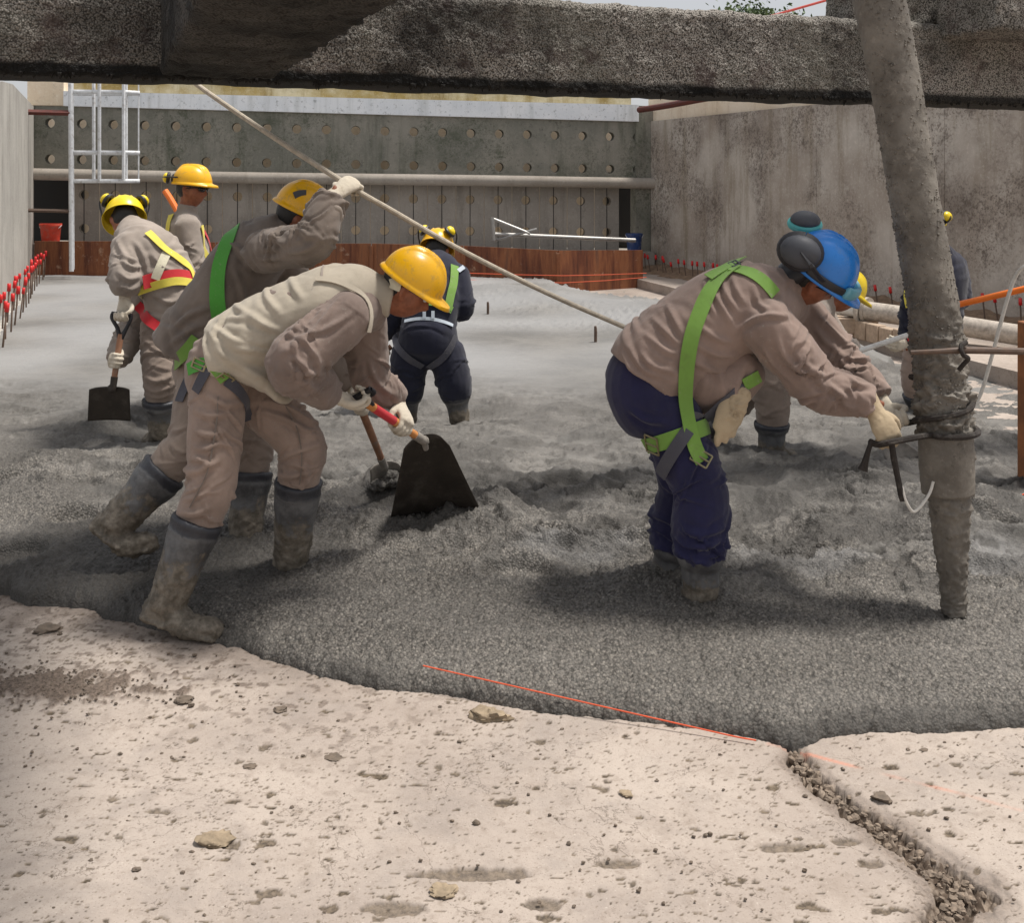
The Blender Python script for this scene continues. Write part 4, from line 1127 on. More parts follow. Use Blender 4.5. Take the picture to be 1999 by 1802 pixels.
M_YELLOWW = m_fabric('yellow_webbing', lin((222, 206, 84)), lin((170, 150, 80)), 0.25, 0.08, 0.7)
M_REDW = m_fabric('red_webbing', lin((196, 44, 52)), lin((140, 60, 60)), 0.2, 0.08, 0.7)
M_GREYW = m_fabric('dark_grey_webbing', lin((72, 72, 80)), lin((110, 104, 96)), 0.35, 0.1, 0.7)
M_REFL = m_plain('reflective_tape', lin((196, 206, 216)), 0.35, 0.05, 30, 0.05)
M_PALE = m_fabric('pale_webbing', lin((206, 200, 176)), lin((150, 140, 110)), 0.3)
t = NT('human_skin'); t.color(t.mix(t.rng(t.noise(30, 5, 0.6), 0.3, 0.7), lin((128, 78, 56)), lin((156, 98, 72)))).rough(0.5).set(Subsurface_Weight=0.08, Subsurface_Radius=(0.01, 0.004, 0.002), Specular_IOR_Level=0.4)
t.bump(t.noise(220, 3, 0.5), 0.15, 0.001); M_SKIN = t.m
M_HAIR = m_plain('black_hair', (0.012, 0.011, 0.010), 0.55, 0.3, 120, 0.6, 0.004)
M_HATY = m_plain('yellow_hard_hat', lin((236, 178, 22)), 0.32, 0.05, 6, 0.03, dirt=lin((176, 146, 84)), dirt_amt=0.6, dirt_scale=26)
M_HATY2 = m_plain('bright_yellow_hard_hat', lin((236, 206, 30)), 0.35, 0.05, 6, 0.03, dirt=lin((180, 160, 80)), dirt_amt=0.4, dirt_scale=16)
M_HATB = m_plain('blue_hard_hat', lin((38, 122, 206)), 0.3, 0.06, 6, 0.03, dirt=lin((90, 120, 160)), dirt_amt=0.35, dirt_scale=18)
M_VISOR = m_plain('pale_blue_visor', lin((96, 158, 176)), 0.35, 0.08, 9, 0.02, dirt=lin((150, 160, 160)), dirt_amt=0.4)
M_BLACKP = m_plain('black_plastic', lin((34, 34, 38)), 0.45, 0.2, 20, 0.05)
M_MUFFG = m_plain('grey_ear_cup', lin((66, 68, 74)), 0.6, 0.1, 20, 0.05)
M_TEAL = m_plain('teal_plastic', lin((70, 160, 160)), 0.4, 0.1, 20, 0.02)
M_METAL = m_plain('buckle_metal', lin((150, 140, 110)), 0.35, 0.2, 20, 0.1, metal=0.8)
M_LENS = m_plain('dark_lens', (0.008, 0.008, 0.01), 0.12, 0.1, 5, 0.0)
M_EYE = m_plain('eye_white', (0.5, 0.47, 0.42), 0.25, 0.05, 5, 0.0)
M_BLADE = m_plain('dark_shovel_steel', lin((52, 46, 40)), 0.6, 0.25, 14, 0.3, 0.003, metal=0.3, dirt=lin((96, 90, 82)), dirt_amt=0.35)
M_MUDBLADE = m_plain('mud_coated_steel', lin((136, 130, 122)), 0.7, 0.2, 30, 0.5, 0.004)
M_WOOD = m_plain('orange_wood_handle', lin((206, 138, 76)), 0.5, 0.12, 16, 0.1, dirt=lin((150, 120, 90)), dirt_amt=0.4)
M_WOOD2 = m_plain('worn_wood_handle', lin((150, 108, 82)), 0.7, 0.2, 16, 0.2, dirt=lin((130, 122, 112)), dirt_amt=0.7)
t = NT('muddy_rubber_boot')
n1 = t.noise(9, 7, 0.7); hh = t.attr('above')
rubber = t.mix(t.rng(n1, 0.35, 0.65), lin((66, 66, 68)), lin((104, 104, 104)))
mudc = t.mix(t.rng(t.noise(24, 8, 0.7), 0.35, 0.65), lin((84, 77, 66)), lin((128, 119, 106)))
edge = t.math('ADD', hh, t.math('MULTIPLY', t.math('SUBTRACT', n1, 0.5), 0.5))
mm = t.rng(edge, 0.30, 0.24)
col = t.mix(mm, rubber, mudc)
col = t.mix(t.rng(t.math('ADD', hh, t.math('MULTIPLY', t.math('SUBTRACT', n1, 0.5), 0.08)), 0.405, 0.418, 0, 0.85), col, lin((40, 42, 50)))
t.color(col).rough(t.rng(mm, 0.0, 1.0, 0.45, 0.62)).set(Specular_IOR_Level=0.5)
t.bump(t.noise(70, 7, 0.7), 0.5, 0.006); M_BOOT = t.m

def folds(me, bones, seed, amp=1.0):
    """cloth folds: bones = (a, b, r, amp at a, amp at b, folds per metre): long curved creases round each limb over soft bulges"""
    c, n = coords(me), normals(me)
    W = np.zeros(len(c)); D = np.zeros(len(c))
    for k, (a, b, r, aa, ab, fr) in enumerate(bones):
        a, b = np.asarray(a, float), np.asarray(b, float)
        rs = np.random.default_rng(seed * 31 + k)
        ax = b - a; L = np.linalg.norm(ax); ax = ax / L
        tt = (c - a) @ ax; tc = np.clip(tt, 0, L)
        rad = c - a - tc[:, None] * ax; dist = np.linalg.norm(rad, axis=1)
        w = np.exp(-(dist / r) ** 2 * 2.2) + 1e-9
        s1 = unit(np.cross(ax, [0.31, 0.93, 0.2])); s2 = np.cross(ax, s1)
        th = np.arctan2(rad @ s2, rad @ s1)
        ca, sa = np.cos(th), np.sin(th)
        wv = perlin(np.stack([ca * 1.3, sa * 1.3, tt * 5], 1), seed + k + 90)
        q = np.stack([tt * fr + 1.3 * ca + 0.9 * wv, ca * 0.75, sa * 0.75], 1)
        f = 0.3 * (2.6 * np.abs(perlin(q, seed + k)) - 0.55)
        near = w > 0.02
        ti, thi = tt[near] + 0.02 * wv[near], th[near]
        g = np.zeros(len(ti))
        m = int(L * fr * 3.4) + 4
        for i in range(m):
            e = rs.random()
            t0 = L * (rs.beta(0.7, 1.6) if (aa > ab) == (e < 0.75) else rs.beta(1.6, 0.7)) if e < 0.8 else L * rs.random()
            d = (thi - rs.uniform(-np.pi, np.pi) + np.pi) % (2 * np.pi) - np.pi
            sp = rs.uniform(0.45, 1.35); sl = rs.normal(0, 0.035) * (1.0 + 4 * r); cv = rs.normal(0, 0.03)
            wd = rs.uniform(0.0055, 0.011) * (1 + 1.2 * max(0, r - 0.12) / 0.1)
            u = ti - t0 - sl * d - cv * d * d
            win = np.clip(1 - (d / sp) ** 2, 0, 1) ** 1.3
            A = rs.uniform(0.5, 1.25)
            g += A * win * (np.exp(-(u / wd) ** 2) - 0.75 * np.exp(-((u - 1.7 * wd) / (0.75 * wd)) ** 2))
        f[near] += 1.05 * np.clip(g, -1.3, 1.9)
        am = aa + (ab - aa) * smooth(0, 1, tc / L)
        D += w * am * f; W += w
    D = 0.95 * D / W + 0.003 * perlin(c * 8, seed + 60)
    set_coords(me, c + n * (D * amp)[:, None])

def ribbon(pts, nrm, width, thick=0.0035):
    pts = np.asarray(pts); nrm = np.asarray(nrm)
    T = np.gradient(pts, axis=0); T /= np.linalg.norm(T, axis=1)[:, None] + 1e-9
    Bv = np.cross(T, nrm); Bv /= np.linalg.norm(Bv, axis=1)[:, None] + 1e-9
    N = np.cross(Bv, T)
    V = []
    for p, b, n in zip(pts, Bv, N):
        V += [p - b * width / 2, p + b * width / 2, p + b * width / 2 + n * thick, p - b * width / 2 + n * thick]
    Fc = []; m = len(pts)
    for i in range(m - 1):
        for j in range(4):
            k = (j + 1) % 4; Fc.append((4 * i + j, 4 * i + k, 4 * i + 4 + k, 4 * i + 4 + j))
    Fc.append((3, 2, 1, 0)); Fc.append(tuple(4 * (m - 1) + j for j in range(4)))
    return np.array(V), Fc

CAM = Vector((0, 0, H))
class Body:
    def __init__(s, base, label, Y, group='workers spreading concrete'):
        s.Y = Y
        s.e = empty('person', base, label, 'person', group)
        s.trees = []; s.tree_of = {}
    def J(s, px, py, dy=0.0): return P(px, py, s.Y + dy)
    def surf(s, o):
        me = o.data
        s.trees.append(BVHTree.FromPolygons([v.co[:] for v in me.vertices], [p.vertices[:] for p in me.polygons])); s.tree_of[o.name] = s.trees[-1]
    def garment(s, name, vfs, voxel, mat, bones=None, seed=1, amp=1.0, sm=5, parent=None, label=None):
        me = remesh(vfs, voxel, sm)
        if bones: folds(me, bones, seed, amp)
        o = put(name, me, mat, parent or s.e); s.surf(o)
        if label: o['label'] = label
        return o
    def stroke(s, o, strokes, A=0.009, w=0.010):
        """single long folds: each stroke is the line of a fold across the cloth"""
        me = o.data; c, n = coords(me), normals(me); D = np.zeros(len(c))
        for st_ in strokes:
            pts = catmull(np.array(st_, float), 6)
            h_ = [s.hit(*q) for q in pts]
            P_ = np.array([q[0] for q in h_]); N_ = np.array([q[1] for q in h_])
            ok = np.linalg.norm(np.diff(P_, axis=0), axis=1)
            if ok.max() > 0.12: continue
            box = np.all((c > P_.min(0) - 0.06) & (c < P_.max(0) + 0.06), axis=1); ix = np.where(box)[0]
            if not len(ix): continue
            d = np.linalg.norm(c[ix][:, None, :] - P_[None], axis=2); k = d.argmin(1)
            T_ = np.gradient(P_, axis=0); T_ /= np.linalg.norm(T_, axis=1)[:, None] + 1e-9
            v_ = c[ix] - P_[k]; along = np.sum(v_ * T_[k], 1); sd_ = np.sum(v_ * np.cross(T_[k], N_[k]), 1)
            dep = np.sum(v_ * N_[k], 1)
            f = k / (len(P_) - 1); tap = np.sin(np.pi * np.clip(0.06 + 0.88 * f, 0, 1)) ** 0.7 * np.exp(-(dep / 0.05) ** 2) * np.where((k == 0) | (k == len(P_) - 1), np.exp(-(along / 0.012) ** 2), 1)
            D[ix] += A * tap * (np.exp(-(sd_ / w) ** 2) - 0.7 * np.exp(-((sd_ - 1.8 * w) / w) ** 2) - 0.35 * np.exp(-((sd_ + 1.9 * w) / w) ** 2))
        set_coords(me, c + n * np.clip(D, -1.3 * A, 1.5 * A)[:, None])
        s.trees = [t for t in s.trees if t is not s.tree_of.get(o.name)]
        s.surf(o)
    def hit(s, px, py):
        d = Vector(P(px, py, 1.0)) - CAM
        d.normalize(); best = None
        for t in s.trees:
            loc, nn, i, di = t.ray_cast(CAM, d)
            if loc is not None and (best is None or di < best[2]): best = (np.array(loc), np.array(nn), di)
        if best is None:
            return s.near(P(px, py, s.Y))
        return best[:2]
    def near(s, p):
        best = None
        for t in s.trees:
            loc, nn, i, di = t.find_nearest(Vector(p))
            if loc is not None and (best is None or di < best[2]): best = (np.array(loc), np.array(nn), di)
        return best[:2]
    def outer(s, p, n0):
        """push a point out of every garment"""
        for _ in range(2):
            d = Vector(n0)
            far = None
            for t in s.trees:
                o_ = Vector(p) + d * 0.12
                loc, nn, i, di = t.ray_cast(o_, -d, 0.24)
                if loc is not None and (far is None or di < far[1]): far = (np.array(loc), di)
            if far is not None: p = far[0]
        return p
    def strap(s, name, spec, width, mat, parent=None, lift=0.006, step=0.02, on=None):
        key = []; keep = s.trees
        if on is not None: s.trees = [s.tree_of[on.name]]
        for q in spec:
            if len(q) == 2: key.append(s.hit(*q))
            else: key.append(s.near(P(*q)))
        pts, nrm = [], []
        for i in range(len(key) - 1):
            a, b = key[i], key[i + 1]
            L = np.linalg.norm(b[0] - a[0]); m = max(2, int(L / step))
            for k in range(m):
                f = k / m
                p = a[0] * (1 - f) + b[0] * f; n = unit(a[1] * (1 - f) + b[1] * f)
                pts.append(s.outer(p, n)); nrm.append(n)
        pts.append(key[-1][0]); nrm.append(key[-1][1])
        pts, nrm = np.array(pts), np.array(nrm)
        for _ in range(5):
            pts[1:-1] = 0.5 * pts[1:-1] + 0.25 * (pts[:-2] + pts[2:]); nrm[1:-1] = 0.5 * nrm[1:-1] + 0.25 * (nrm[:-2] + nrm[2:])
        nrm /= np.linalg.norm(nrm, axis=1)[:, None]
        pts = pts + nrm * (lift + 0.002)
        s.trees = keep
        return add(name, ribbon(pts, nrm, width), mat, parent or s.e, 40)
    def buckle(s, px, py, size, mat, parent, ang=0.0):
        p, n = s.hit(px, py); p = p + n * 0.012
        x = unit(np.cross([math.sin(ang), 0, math.cos(ang)], n)); y = np.cross(n, x)
        a, b = size
        loop = [p + x * a * sx + y * b * sy for sx, sy in ((-1, -1), (1, -1), (1, 1), (-1, 1), (-1, -1))]
        vf = [tube([loop[i], loop[i + 1]], 0.004, seg=6, sub=1) for i in range(4)] + [tube([p - x * a, p + x * a], 0.004, seg=6, sub=1)]
        return add('buckle', vf, mat, parent)

def frame(fwd, up):
    f = unit(fwd); u = np.asarray(up, float); u = unit(u - f * np.dot(u, f)); l = np.cross(u, f)
    return np.stack([f, l, u])          # rows: forward, left, up
def head_vf(c, Fr):
    seg, rings = 56, 40
    v, f = ball((0, 0, 0), (1, 1, 1), seg, rings)
    x, y, z = v[:, 0] * 0.096, v[:, 1] * 0.075, v[:, 2] * 0.118
    lowf = np.clip(-z / 0.118, 0, 1)
    y = y * (1 - 0.32 * lowf ** 1.6); x = np.where(x < 0, x * (1 - 0.45 * lowf), x * (1 - 0.06 * lowf))
    front = smooth(0.02, 0.07, x)
    g = lambda q, s_: np.exp(-(q / s_) ** 2)
    x = x + front * (0.026 * g(y, 0.012) * g(z + 0.026, 0.017) + 0.013 * g(y, 0.010) * g(z + 0.004, 0.022))
    x = x + front * 0.006 * g(z - 0.032, 0.010) * g(y, 0.05)
    x = x - front * 0.011 * g(np.abs(y) - 0.031, 0.014) * g(z - 0.012, 0.011)
    x = x + front * (0.008 * g(y, 0.02) * (g(z + 0.058, 0.006) + g(z + 0.072, 0.007)) + 0.010 * g(y, 0.022) * g(z + 0.1, 0.016))
    y = y + np.sign(y) * 0.006 * g(z + 0.03, 0.025) * g(x - 0.055, 0.03)
    v = np.stack([x, y, z], 1)
    out = [(v @ Fr + c, f)]
    for sg in (-1, 1):
        ear = [(0.0, 0.072, -0.03), (-0.012, 0.083, -0.012), (-0.018, 0.086, 0.01), (-0.008, 0.083, 0.024), (0.008, 0.077, 0.02)]
        out.append(tube(np.array([(a, b * sg, d) for a, b, d in ear]) @ Fr + c, [.008, .011, .011, .010, .008], seg=8, sub=3, round_ends=(1, 1)))
    return out

def helmet(B, c, Fr, mat, rim_z=0.042, visor=0.05, ridges=True, a=0.132, b=0.112, hgt=0.135, lip=0.012, sub_mats=None, label=None):
    seg = 120
    rows = []
    th = np.linspace(0, 2 * np.pi, seg, endpoint=False)
    ct, st = np.cos(th), np.sin(th)
    vis = lip + visor * np.maximum(0, ct) ** 2.2
    def ring(ex, z): return np.stack([(a + 0) * ct + ex * ct, b * st + ex * st, np.full(seg, 1.0) * z], 1)
    R_ = [np.stack([(a + vis) * ct, (b + vis * 0.75) * st, -0.006 - 0.010 * np.maximum(0, ct) ** 2], 1), np.stack([(a + vis * 0.85) * ct, (b + vis * 0.6) * st, 0.002 - 0.004 * np.maximum(0, ct) ** 2], 1), np.stack([(a + 0.006) * ct, (b + 0.006) * st, 0.008 + 0 * ct], 1), np.stack([(a + 0.0) * ct, b * st, 0.014 + 0 * ct], 1)]
    for k in range(1, 33):
        ph = math.pi / 2 * k / 32.5
        cc, ss = math.cos(ph) ** 0.8, math.sin(ph) ** 1.05
        x, y = a * cc * ct - 0.004 * ss, b * cc * st
        z = 0.014 + (hgt - 0.014) * ss + 0 * ct
        if ridges:
            rr = smooth(0.25, 0.6, ss * np.ones(seg)) * smooth(-0.105, -0.06, x) * smooth(0.12, 0.075, x)
            z = z + rr * (0.006 * np.exp(-(y / 0.012) ** 4) + 0.010 * np.exp(-((np.abs(y) - 0.038) / 0.007) ** 2))
            nrm_out = 1 + 0.0 * x
        R_.append(np.stack([x, y, z], 1))
    V = np.vstack(R_ + [[[-0.004, 0, hgt + (0.006 if ridges else 0.0)]]])
    Fc = []
    m = len(R_)
    for i in range(m - 1):
        for j in range(seg):
            k = (j + 1) % seg; Fc.append((i * seg + j, i * seg + k, (i + 1) * seg + k, (i + 1) * seg + j))
    top = len(V) - 1
    for j in range(seg): Fc.append(((m - 1) * seg + j, (m - 1) * seg + (j + 1) % seg, top))
    V = (V + np.array([0.0, 0, rim_z])) @ Fr + c
    o = add('helmet', (V, Fc), mat, B.e, 45)
    md = o.modifiers.new('shell', 'SOLIDIFY'); md.thickness = 0.0035; md.offset = -1
    # inner harness band
    band = tube([(0.098 * math.cos(q), 0.083 * math.sin(q), rim_z - 0.006) for q in np.linspace(0, 2 * math.pi, 25)], [(0.003, 0.014)] * 25, side=None, seg=6, sub=1)
    add('head_band', (band[0] @ Fr + c, band[1]), M_BLACKP, o)
    if label: o['label'] = label
    return o
def loc(c, Fr, p): return np.asarray(p, float) @ Fr + c
def muff(B, c, Fr, pos, face, mat, cush, arm_to, size=0.043, armmat=None, hel=None):
    """an ear cup swung up on the helmet: pos, facing and arm foot in head coordinates"""
    q = loc(c, Fr, pos); n = unit(np.asarray(face) @ Fr)
    s1 = unit(np.cross(n, Fr[0] + 0.3 * Fr[2])); s2 = np.cross(n, s1)
    fr = np.stack([s1, s2, n])
    v1, f1 = ball((0, 0, 0), (size * 0.82, size, size * 0.62), 20, 12)
    v1[:, 2] = np.where(v1[:, 2] < 0, v1[:, 2] * 0.3, v1[:, 2])
    o = add('ear_muff', (v1 @ fr + q, f1), mat, B.e, 60)
    cu = tube([(size * 0.74 * math.cos(a), size * 0.9 * math.sin(a), -size * 0.3) for a in np.linspace(0, 2 * math.pi, 25)], size * 0.27, seg=10, sub=1)
    add('cushion', (cu[0] @ fr + q, cu[1]), cush, o)
    ft = loc(c, Fr, arm_to)
    mid = (q + ft) / 2 + n * size * 0.75
    add('muff_arm', tube([q + n * size * 0.6, mid, ft], [(0.006, 0.004), (0.011, 0.005), (0.014, 0.006)], side=Fr[0], seg=8, sub=5), armmat or M_BLACKP, o)
    return o
def head_gear(B, c, Fr, hair=True):
    if hair:
        hv, hf = ball((0, 0, 0), (0.1, 0.0785, 0.098), 30, 22)
        hv = hv * (1 + 0.03 * fbm(hv * 60, 3, 7))[:, None] + np.array([-0.014, 0, 0.022])
        add('hair', (hv @ Fr + c, hf), M_HAIR, B.e, None)
    for sg in (-1, 1):
        v, f = ball((0.083, 0.031 * sg, 0.012), (0.011, 0.012, 0.009), 12, 8)
        e_ = add('eye', (v @ Fr + c, f), M_EYE, B.e)
        v, f = ball((0.0915, 0.031 * sg, 0.012), (0.0035, 0.0055, 0.0055), 10, 6)
        add('iris', (v @ Fr + c, f), M_HAIR, e_)
def glasses(B, c, Fr, mat=None):
    V = []
    o = None
    parts = []
    for sg in (-1, 1):
        lens = [(0.108 - 0.9 * abs(y_ - 0.0) ** 1.6 * 2.2, sg * y_, z_) for y_, z_ in ((.006, .026), (.03, .03), (.055, .028), (.066, .016), (.06, 0.0), (.035, -.008), (.012, -.002))]
        parts.append((np.array(lens), [tuple(range(7))]))
    o = add('glasses', merge([(v @ Fr + c, f) for v, f in parts]), mat or M_LENS, B.e, None)
    md = o.modifiers.new('t', 'SOLIDIFY'); md.thickness = 0.003
    for sg in (-1, 1):
        tv = tube([(0.095, 0.064 * sg, 0.02), (0.05, 0.079 * sg, 0.018), (0.0, 0.083 * sg, 0.012)], 0.003, seg=6, sub=3)
        add('temple', (tv[0] @ Fr + c, tv[1]), M_BLACKP, o)

def hand(B, grip, axis, wrist_hint, left=False, curl=1.0, mat=None, sc=1.06, name='glove', rb=0.016):
    """a gloved hand closed on a bar through grip along axis (the thumb side points along axis); returns the wrist point"""
    A = unit(axis); g = np.asarray(grip, float)
    Xv = g - np.asarray(wrist_hint, float); Xv = unit(Xv - A * np.dot(Xv, A))
    Zv = np.cross(Xv, A) if not left else np.cross(A, Xv)
    R_ = np.stack([Xv, A, Zv])
    drop = 0.016 + rb
    origin = g - (np.array([0.083, 0.0, -drop]) * sc) @ R_
    def w(p): return (np.asarray(p, float) * sc) @ R_ + origin
    vf = [tube([w((-0.1, 0, 0.002)), w((-0.03, 0, 0)), w((0.015, 0, 0.0)), w((0.055, 0, 0.002)), w((0.088, 0, 0))], np.array([(.041, .036), (.034, .028), (.036, .023), (.045, .021), (.044, .017)]) * sc, side=A, seg=16, sub=4, round_ends=(0, .6))]
    for yk, ln in ((.033, .95), (.011, 1.05), (-.0115, 1.0), (-.033, .82)):
        p = np.array([0.08, yk, 0.0]); pts = [p.copy()]; a = 0.25 * curl
        for seg_l, bend in ((.044, 0.45), (.030, 1.25), (.024, 1.15)):
            a += bend * curl
            p = p + np.array([math.cos(a), 0, -math.sin(a)]) * seg_l * ln; pts.append(p.copy())
        vf.append(tube([w(q) for q in pts], np.array([.0115, .011, .0105, .0095]) * sc, seg=10, sub=4, round_ends=(0, 1)))
    th = [(.018, .028, -.006), (.042, .05, -.022), (.066, .052, -.044), (.082, .036, -.056)]
    vf.append(tube([w(q) for q in th], np.array([.017, .0145, .0125, .0105]) * sc, seg=10, sub=4, round_ends=(.6, 1)))
    me = remesh(vf, 0.0042, 3)
    c = coords(me); n_ = normals(me)
    set_coords(me, c + n_ * (0.0016 * fbm(c * 55, 3, 5))[:, None])
    put(name, me, mat or M_GLOVE, B.e)
    return w((-0.05, 0, 0))

def boot(B, knee, ankle, toe, top_f=0.62, ground=0.12, r=0.078, name='boot', vox=0.009, foot=True, seed=3):
    """a rubber boot: shaft along the shin, foot towards toe"""
    knee, ankle, toe = map(np.asarray, (knee, ankle, toe))
    ax = unit(ankle - knee); L = np.linalg.norm(ankle - knee)
    top = ankle - ax * L * top_f
    fw = unit((toe - ankle) - ax * np.dot(toe - ankle, ax) * 0.0)
    sidev = unit(np.cross(fw, ax))
    d = toe - ankle
    heel = ankle + ax * 0.07 - unit(d - ax * np.dot(d, ax)) * 0.05
    vf = [tube([top, top + ax * L * 0.18, ankle - ax * 0.13, ankle - ax * 0.02, ankle + ax * 0.05], [(r * 1.12, r * 1.12), (r * 1.06, r * 1.08), (r * .92, r * .95), (r * .80, r * .86), (r * .72, r * .8)], side=sidev, seg=20, sub=5)]
    f_ = unit(d - ax * np.dot(d, ax) * 0.4)
    low = ankle + ax * 0.055
    vf.append(tube([heel + ax * 0.0, low + f_ * 0.02, low + f_ * 0.09 + (toe - ankle) * 0.12, toe - f_ * 0.035 + [0, 0, .004], toe], [(.042, .048), (.049, .056), (.053, .048), (.052, .04), (.036, .028)], side=sidev, seg=16, sub=5, round_ends=(.8, .7)))
    # sole
    vf.append(tube([heel + ax * 0.03 - f_ * .012, low + ax * 0.028 + f_ * .08, toe + ax * 0.022], [(.046, .016), (.054, .015), (.046, .014)], side=sidev, seg=12, sub=4, round_ends=(.6, .6)))
    me = remesh(vf, vox, 3)
    c, n = coords(me), normals(me)
    tt = (c - top) @ ax
    dsp = 0.005 * fbm(c * 12, 3, seed) + 0.004 * np.exp(-((tt - 0.012) / 0.012) ** 2) + 0.003 * np.exp(-((tt - 0.055) / 0.006) ** 2)
    above = np.clip(1 - (tt / (L * top_f + 0.12)), -0.3, 1.2) * 0.46
    muddy = smooth(0.30, 0.18, above)
    dsp = dsp + muddy * 0.010 * np.maximum(fbm(c * 34, 4, seed + 4, 0.6), -0.1)
    set_coords(me, c + n * dsp[:, None])
    at_ = me.attributes.new('above', 'FLOAT', 'POINT'); at_.data.foreach_set('value', above.astype(np.float32))
    o = put(name, me, M_BOOT, B.e); B.surf(o)
    return top

def build(B, S):
    """a dressed worker from joints; S holds joints and sizes"""
    J = S
    vox = S.get('vox', 0.010); sd = S.get('seed', 1)
    k = S.get('bulk', 1.0)
    torso, tr = [np.asarray(p) for p, *_ in S['torso']], [(a, b) for _, a, b in S['torso']]
    side = unit(J['shL'] - J['shR'])
    hside = unit(J['hipL'] - J['hipR'])
    c, Fr = J['head'], J['hframe']
    # gloves first: they fix the wrists
    wr = {}
    for q in 'LR':
        hd = S['hand' + q]
        if isinstance(hd, dict): wr[q] = hand(B, hd['at'], hd['axis'], hd.get('from', J['el' + q]), q == 'L', hd.get('curl', 1.0), rb=hd.get('rb', 0.016), mat=hd.get('mat'))
        else: wr[q] = np.asarray(hd)
    S['wr'] = wr
    neck = torso[-1]
    nk_top = loc(c, Fr, (-0.02, 0, -0.07))
    # body: one continuous figure under the clothes
    bv = head_vf(c, Fr)
    bv.append(tube([neck - (nk_top - neck) * 0.4, (neck + nk_top) / 2, loc(c, Fr, (-0.012, 0, -0.03))], [.068, .058, .06], seg=14))
    bv.append(tube(torso[1:], np.array(tr)[1:] * 0.78, side=side, seg=18, sub=3, round_ends=(.5, .5)))
    bv.append(tube([J['shL'], (J['shL'] + J['shR']) / 2, J['shR']], [.05, .06, .05], seg=10, round_ends=(1, 1)))
    for q in 'LR':
        bv.append(tube([J['sh' + q], J['el' + q], wr[q]], [.05, .042, .028], seg=10, sub=4, round_ends=(1, 1)))
        bv.append(tube([J['hip' + q], J['kn' + q], J['an' + q]], [.082, .058, .042], seg=10, sub=4, round_ends=(1, 1)))
        shv = unit(J['an' + q] - J['kn' + q]); bv.append(tube([J['an' + q], J['an' + q] * .6 + J['toe' + q] * .4 + shv * 0.045], [.034, .022], seg=8, sub=2, round_ends=(1, .8)))
        wv = wr[q] + unit(wr[q] - J['el' + q]) * 0.05
        bv.append(tube([wr[q], wv], [.02, .013], seg=8, sub=2, round_ends=(1, 1)))
    pel = S['pelvis']
    bv.append(tube([pel[0], pel[1], (J['hipL'] + J['hipR']) / 2], [(.13, .1), (.14, .11), (.12, .09)], side=hside, seg=14, sub=3, round_ends=(.5, .5)))
    body = put('body', remesh(bv, S.get('bvox', 0.008), 3), M_SKIN, B.e)
    # trousers
    pv = [tube([p for p in pel] + [(J['hipL'] + J['hipR']) / 2 + (pel[-1] - pel[0]) * 0.25], np.array(S['pel_r']), side=hside, seg=22, sub=4, round_ends=(0, .6))]
    bones = [(pel[0], pel[1], .2, .004, .006, 6)]
    th, kn, cf = S.get('leg_r', (.115, .095, .085))
    for q in 'LR':
        a_, b_, d_ = J['hip' + q], J['kn' + q], J['an' + q]
        tf = S.get('boot_f' + q, S.get('boot_f', 0.62))
        end = d_ + (b_ - d_) * (tf - 0.1)
        m1 = a_ * .5 + b_ * .5; m2 = b_ * .5 + end * .5
        back = S.get('knee_push', np.zeros(3))
        pv.append(tube([a_ + (a_ - b_) * 0.08, m1, b_ + back, m2, end], [th, (th + kn) / 2 * 1.02, kn, (kn + cf) / 2, cf * 0.92], seg=18, sub=5, round_ends=(.6, 0)))
        bones += [(a_, b_, .13, .008, .013, 11), (b_, end, .12, .016, S.get('cuff_fold', .007), 15)]
    tro = B.garment('trousers', pv, vox, S['pants'], bones, sd + 10, S.get('fold', 1.0))
    # shirt
    sv = [tube(torso, np.array(tr), side=side, seg=24, sub=4, round_ends=(0, .5))]
    sv.append(tube([J['shL'], (J['shL'] + J['shR']) / 2 * .6 + neck * .4, J['shR']], [(.075 * k, .075 * k), (.08 * k, .09 * k), (.075 * k, .075 * k)], seg=14, sub=4, round_ends=(.8, .8)))
    bones = []
    for i in range(len(torso) - 1): bones.append((torso[i], torso[i + 1], .24, 1.5 * S.get('tfold', .008), 1.5 * S.get('tfold', .008), 8))
    ar = S.get('arm_r', (.085, .075, .055))
    for q in 'LR':
        a_, b_, d_ = J['sh' + q], J['el' + q], wr[q]
        e_ = d_ + unit(d_ - b_) * 0.015
        r1, r2, r3 = S.get('arm_r' + q, ar)
        sv.append(tube([a_, a_ * .5 + b_ * .5, b_, b_ * .45 + e_ * .55, e_], [r1, (r1 + r2) / 2 * 1.03, r2, (r2 + r3) / 2 * 1.05, r3], seg=16, sub=5, round_ends=(.7, 0)))
        bones += [(a_, b_, .1, .010, .018, 13), (b_, e_, .085, .018, .016, 17)]
    if S.get('collar', True):
        ct = neck * 0.35 + nk_top * 0.65
        sv.append(tube([neck - (nk_top - neck) * 0.35, neck, ct], [(.095, .09), (.08, .075), (.074, .07)], side=side, seg=16, sub=3))
    sh = B.garment('shirt', sv, vox, S['shirt'], bones, sd + 20, S.get('fold', 1.0))
    for q in 'LR':
        if S.get('boots', True):
            boot(B, J['kn' + q], J['an' + q], J['toe' + q], S.get('boot_f' + q, S.get('boot_f', 0.62)), r=S.get('boot_r', .082), vox=S.get('bootvox', 0.008), seed=sd + ord(q))
    head_gear(B, c, Fr, S.get('hair', True))
    return body, tro, sh

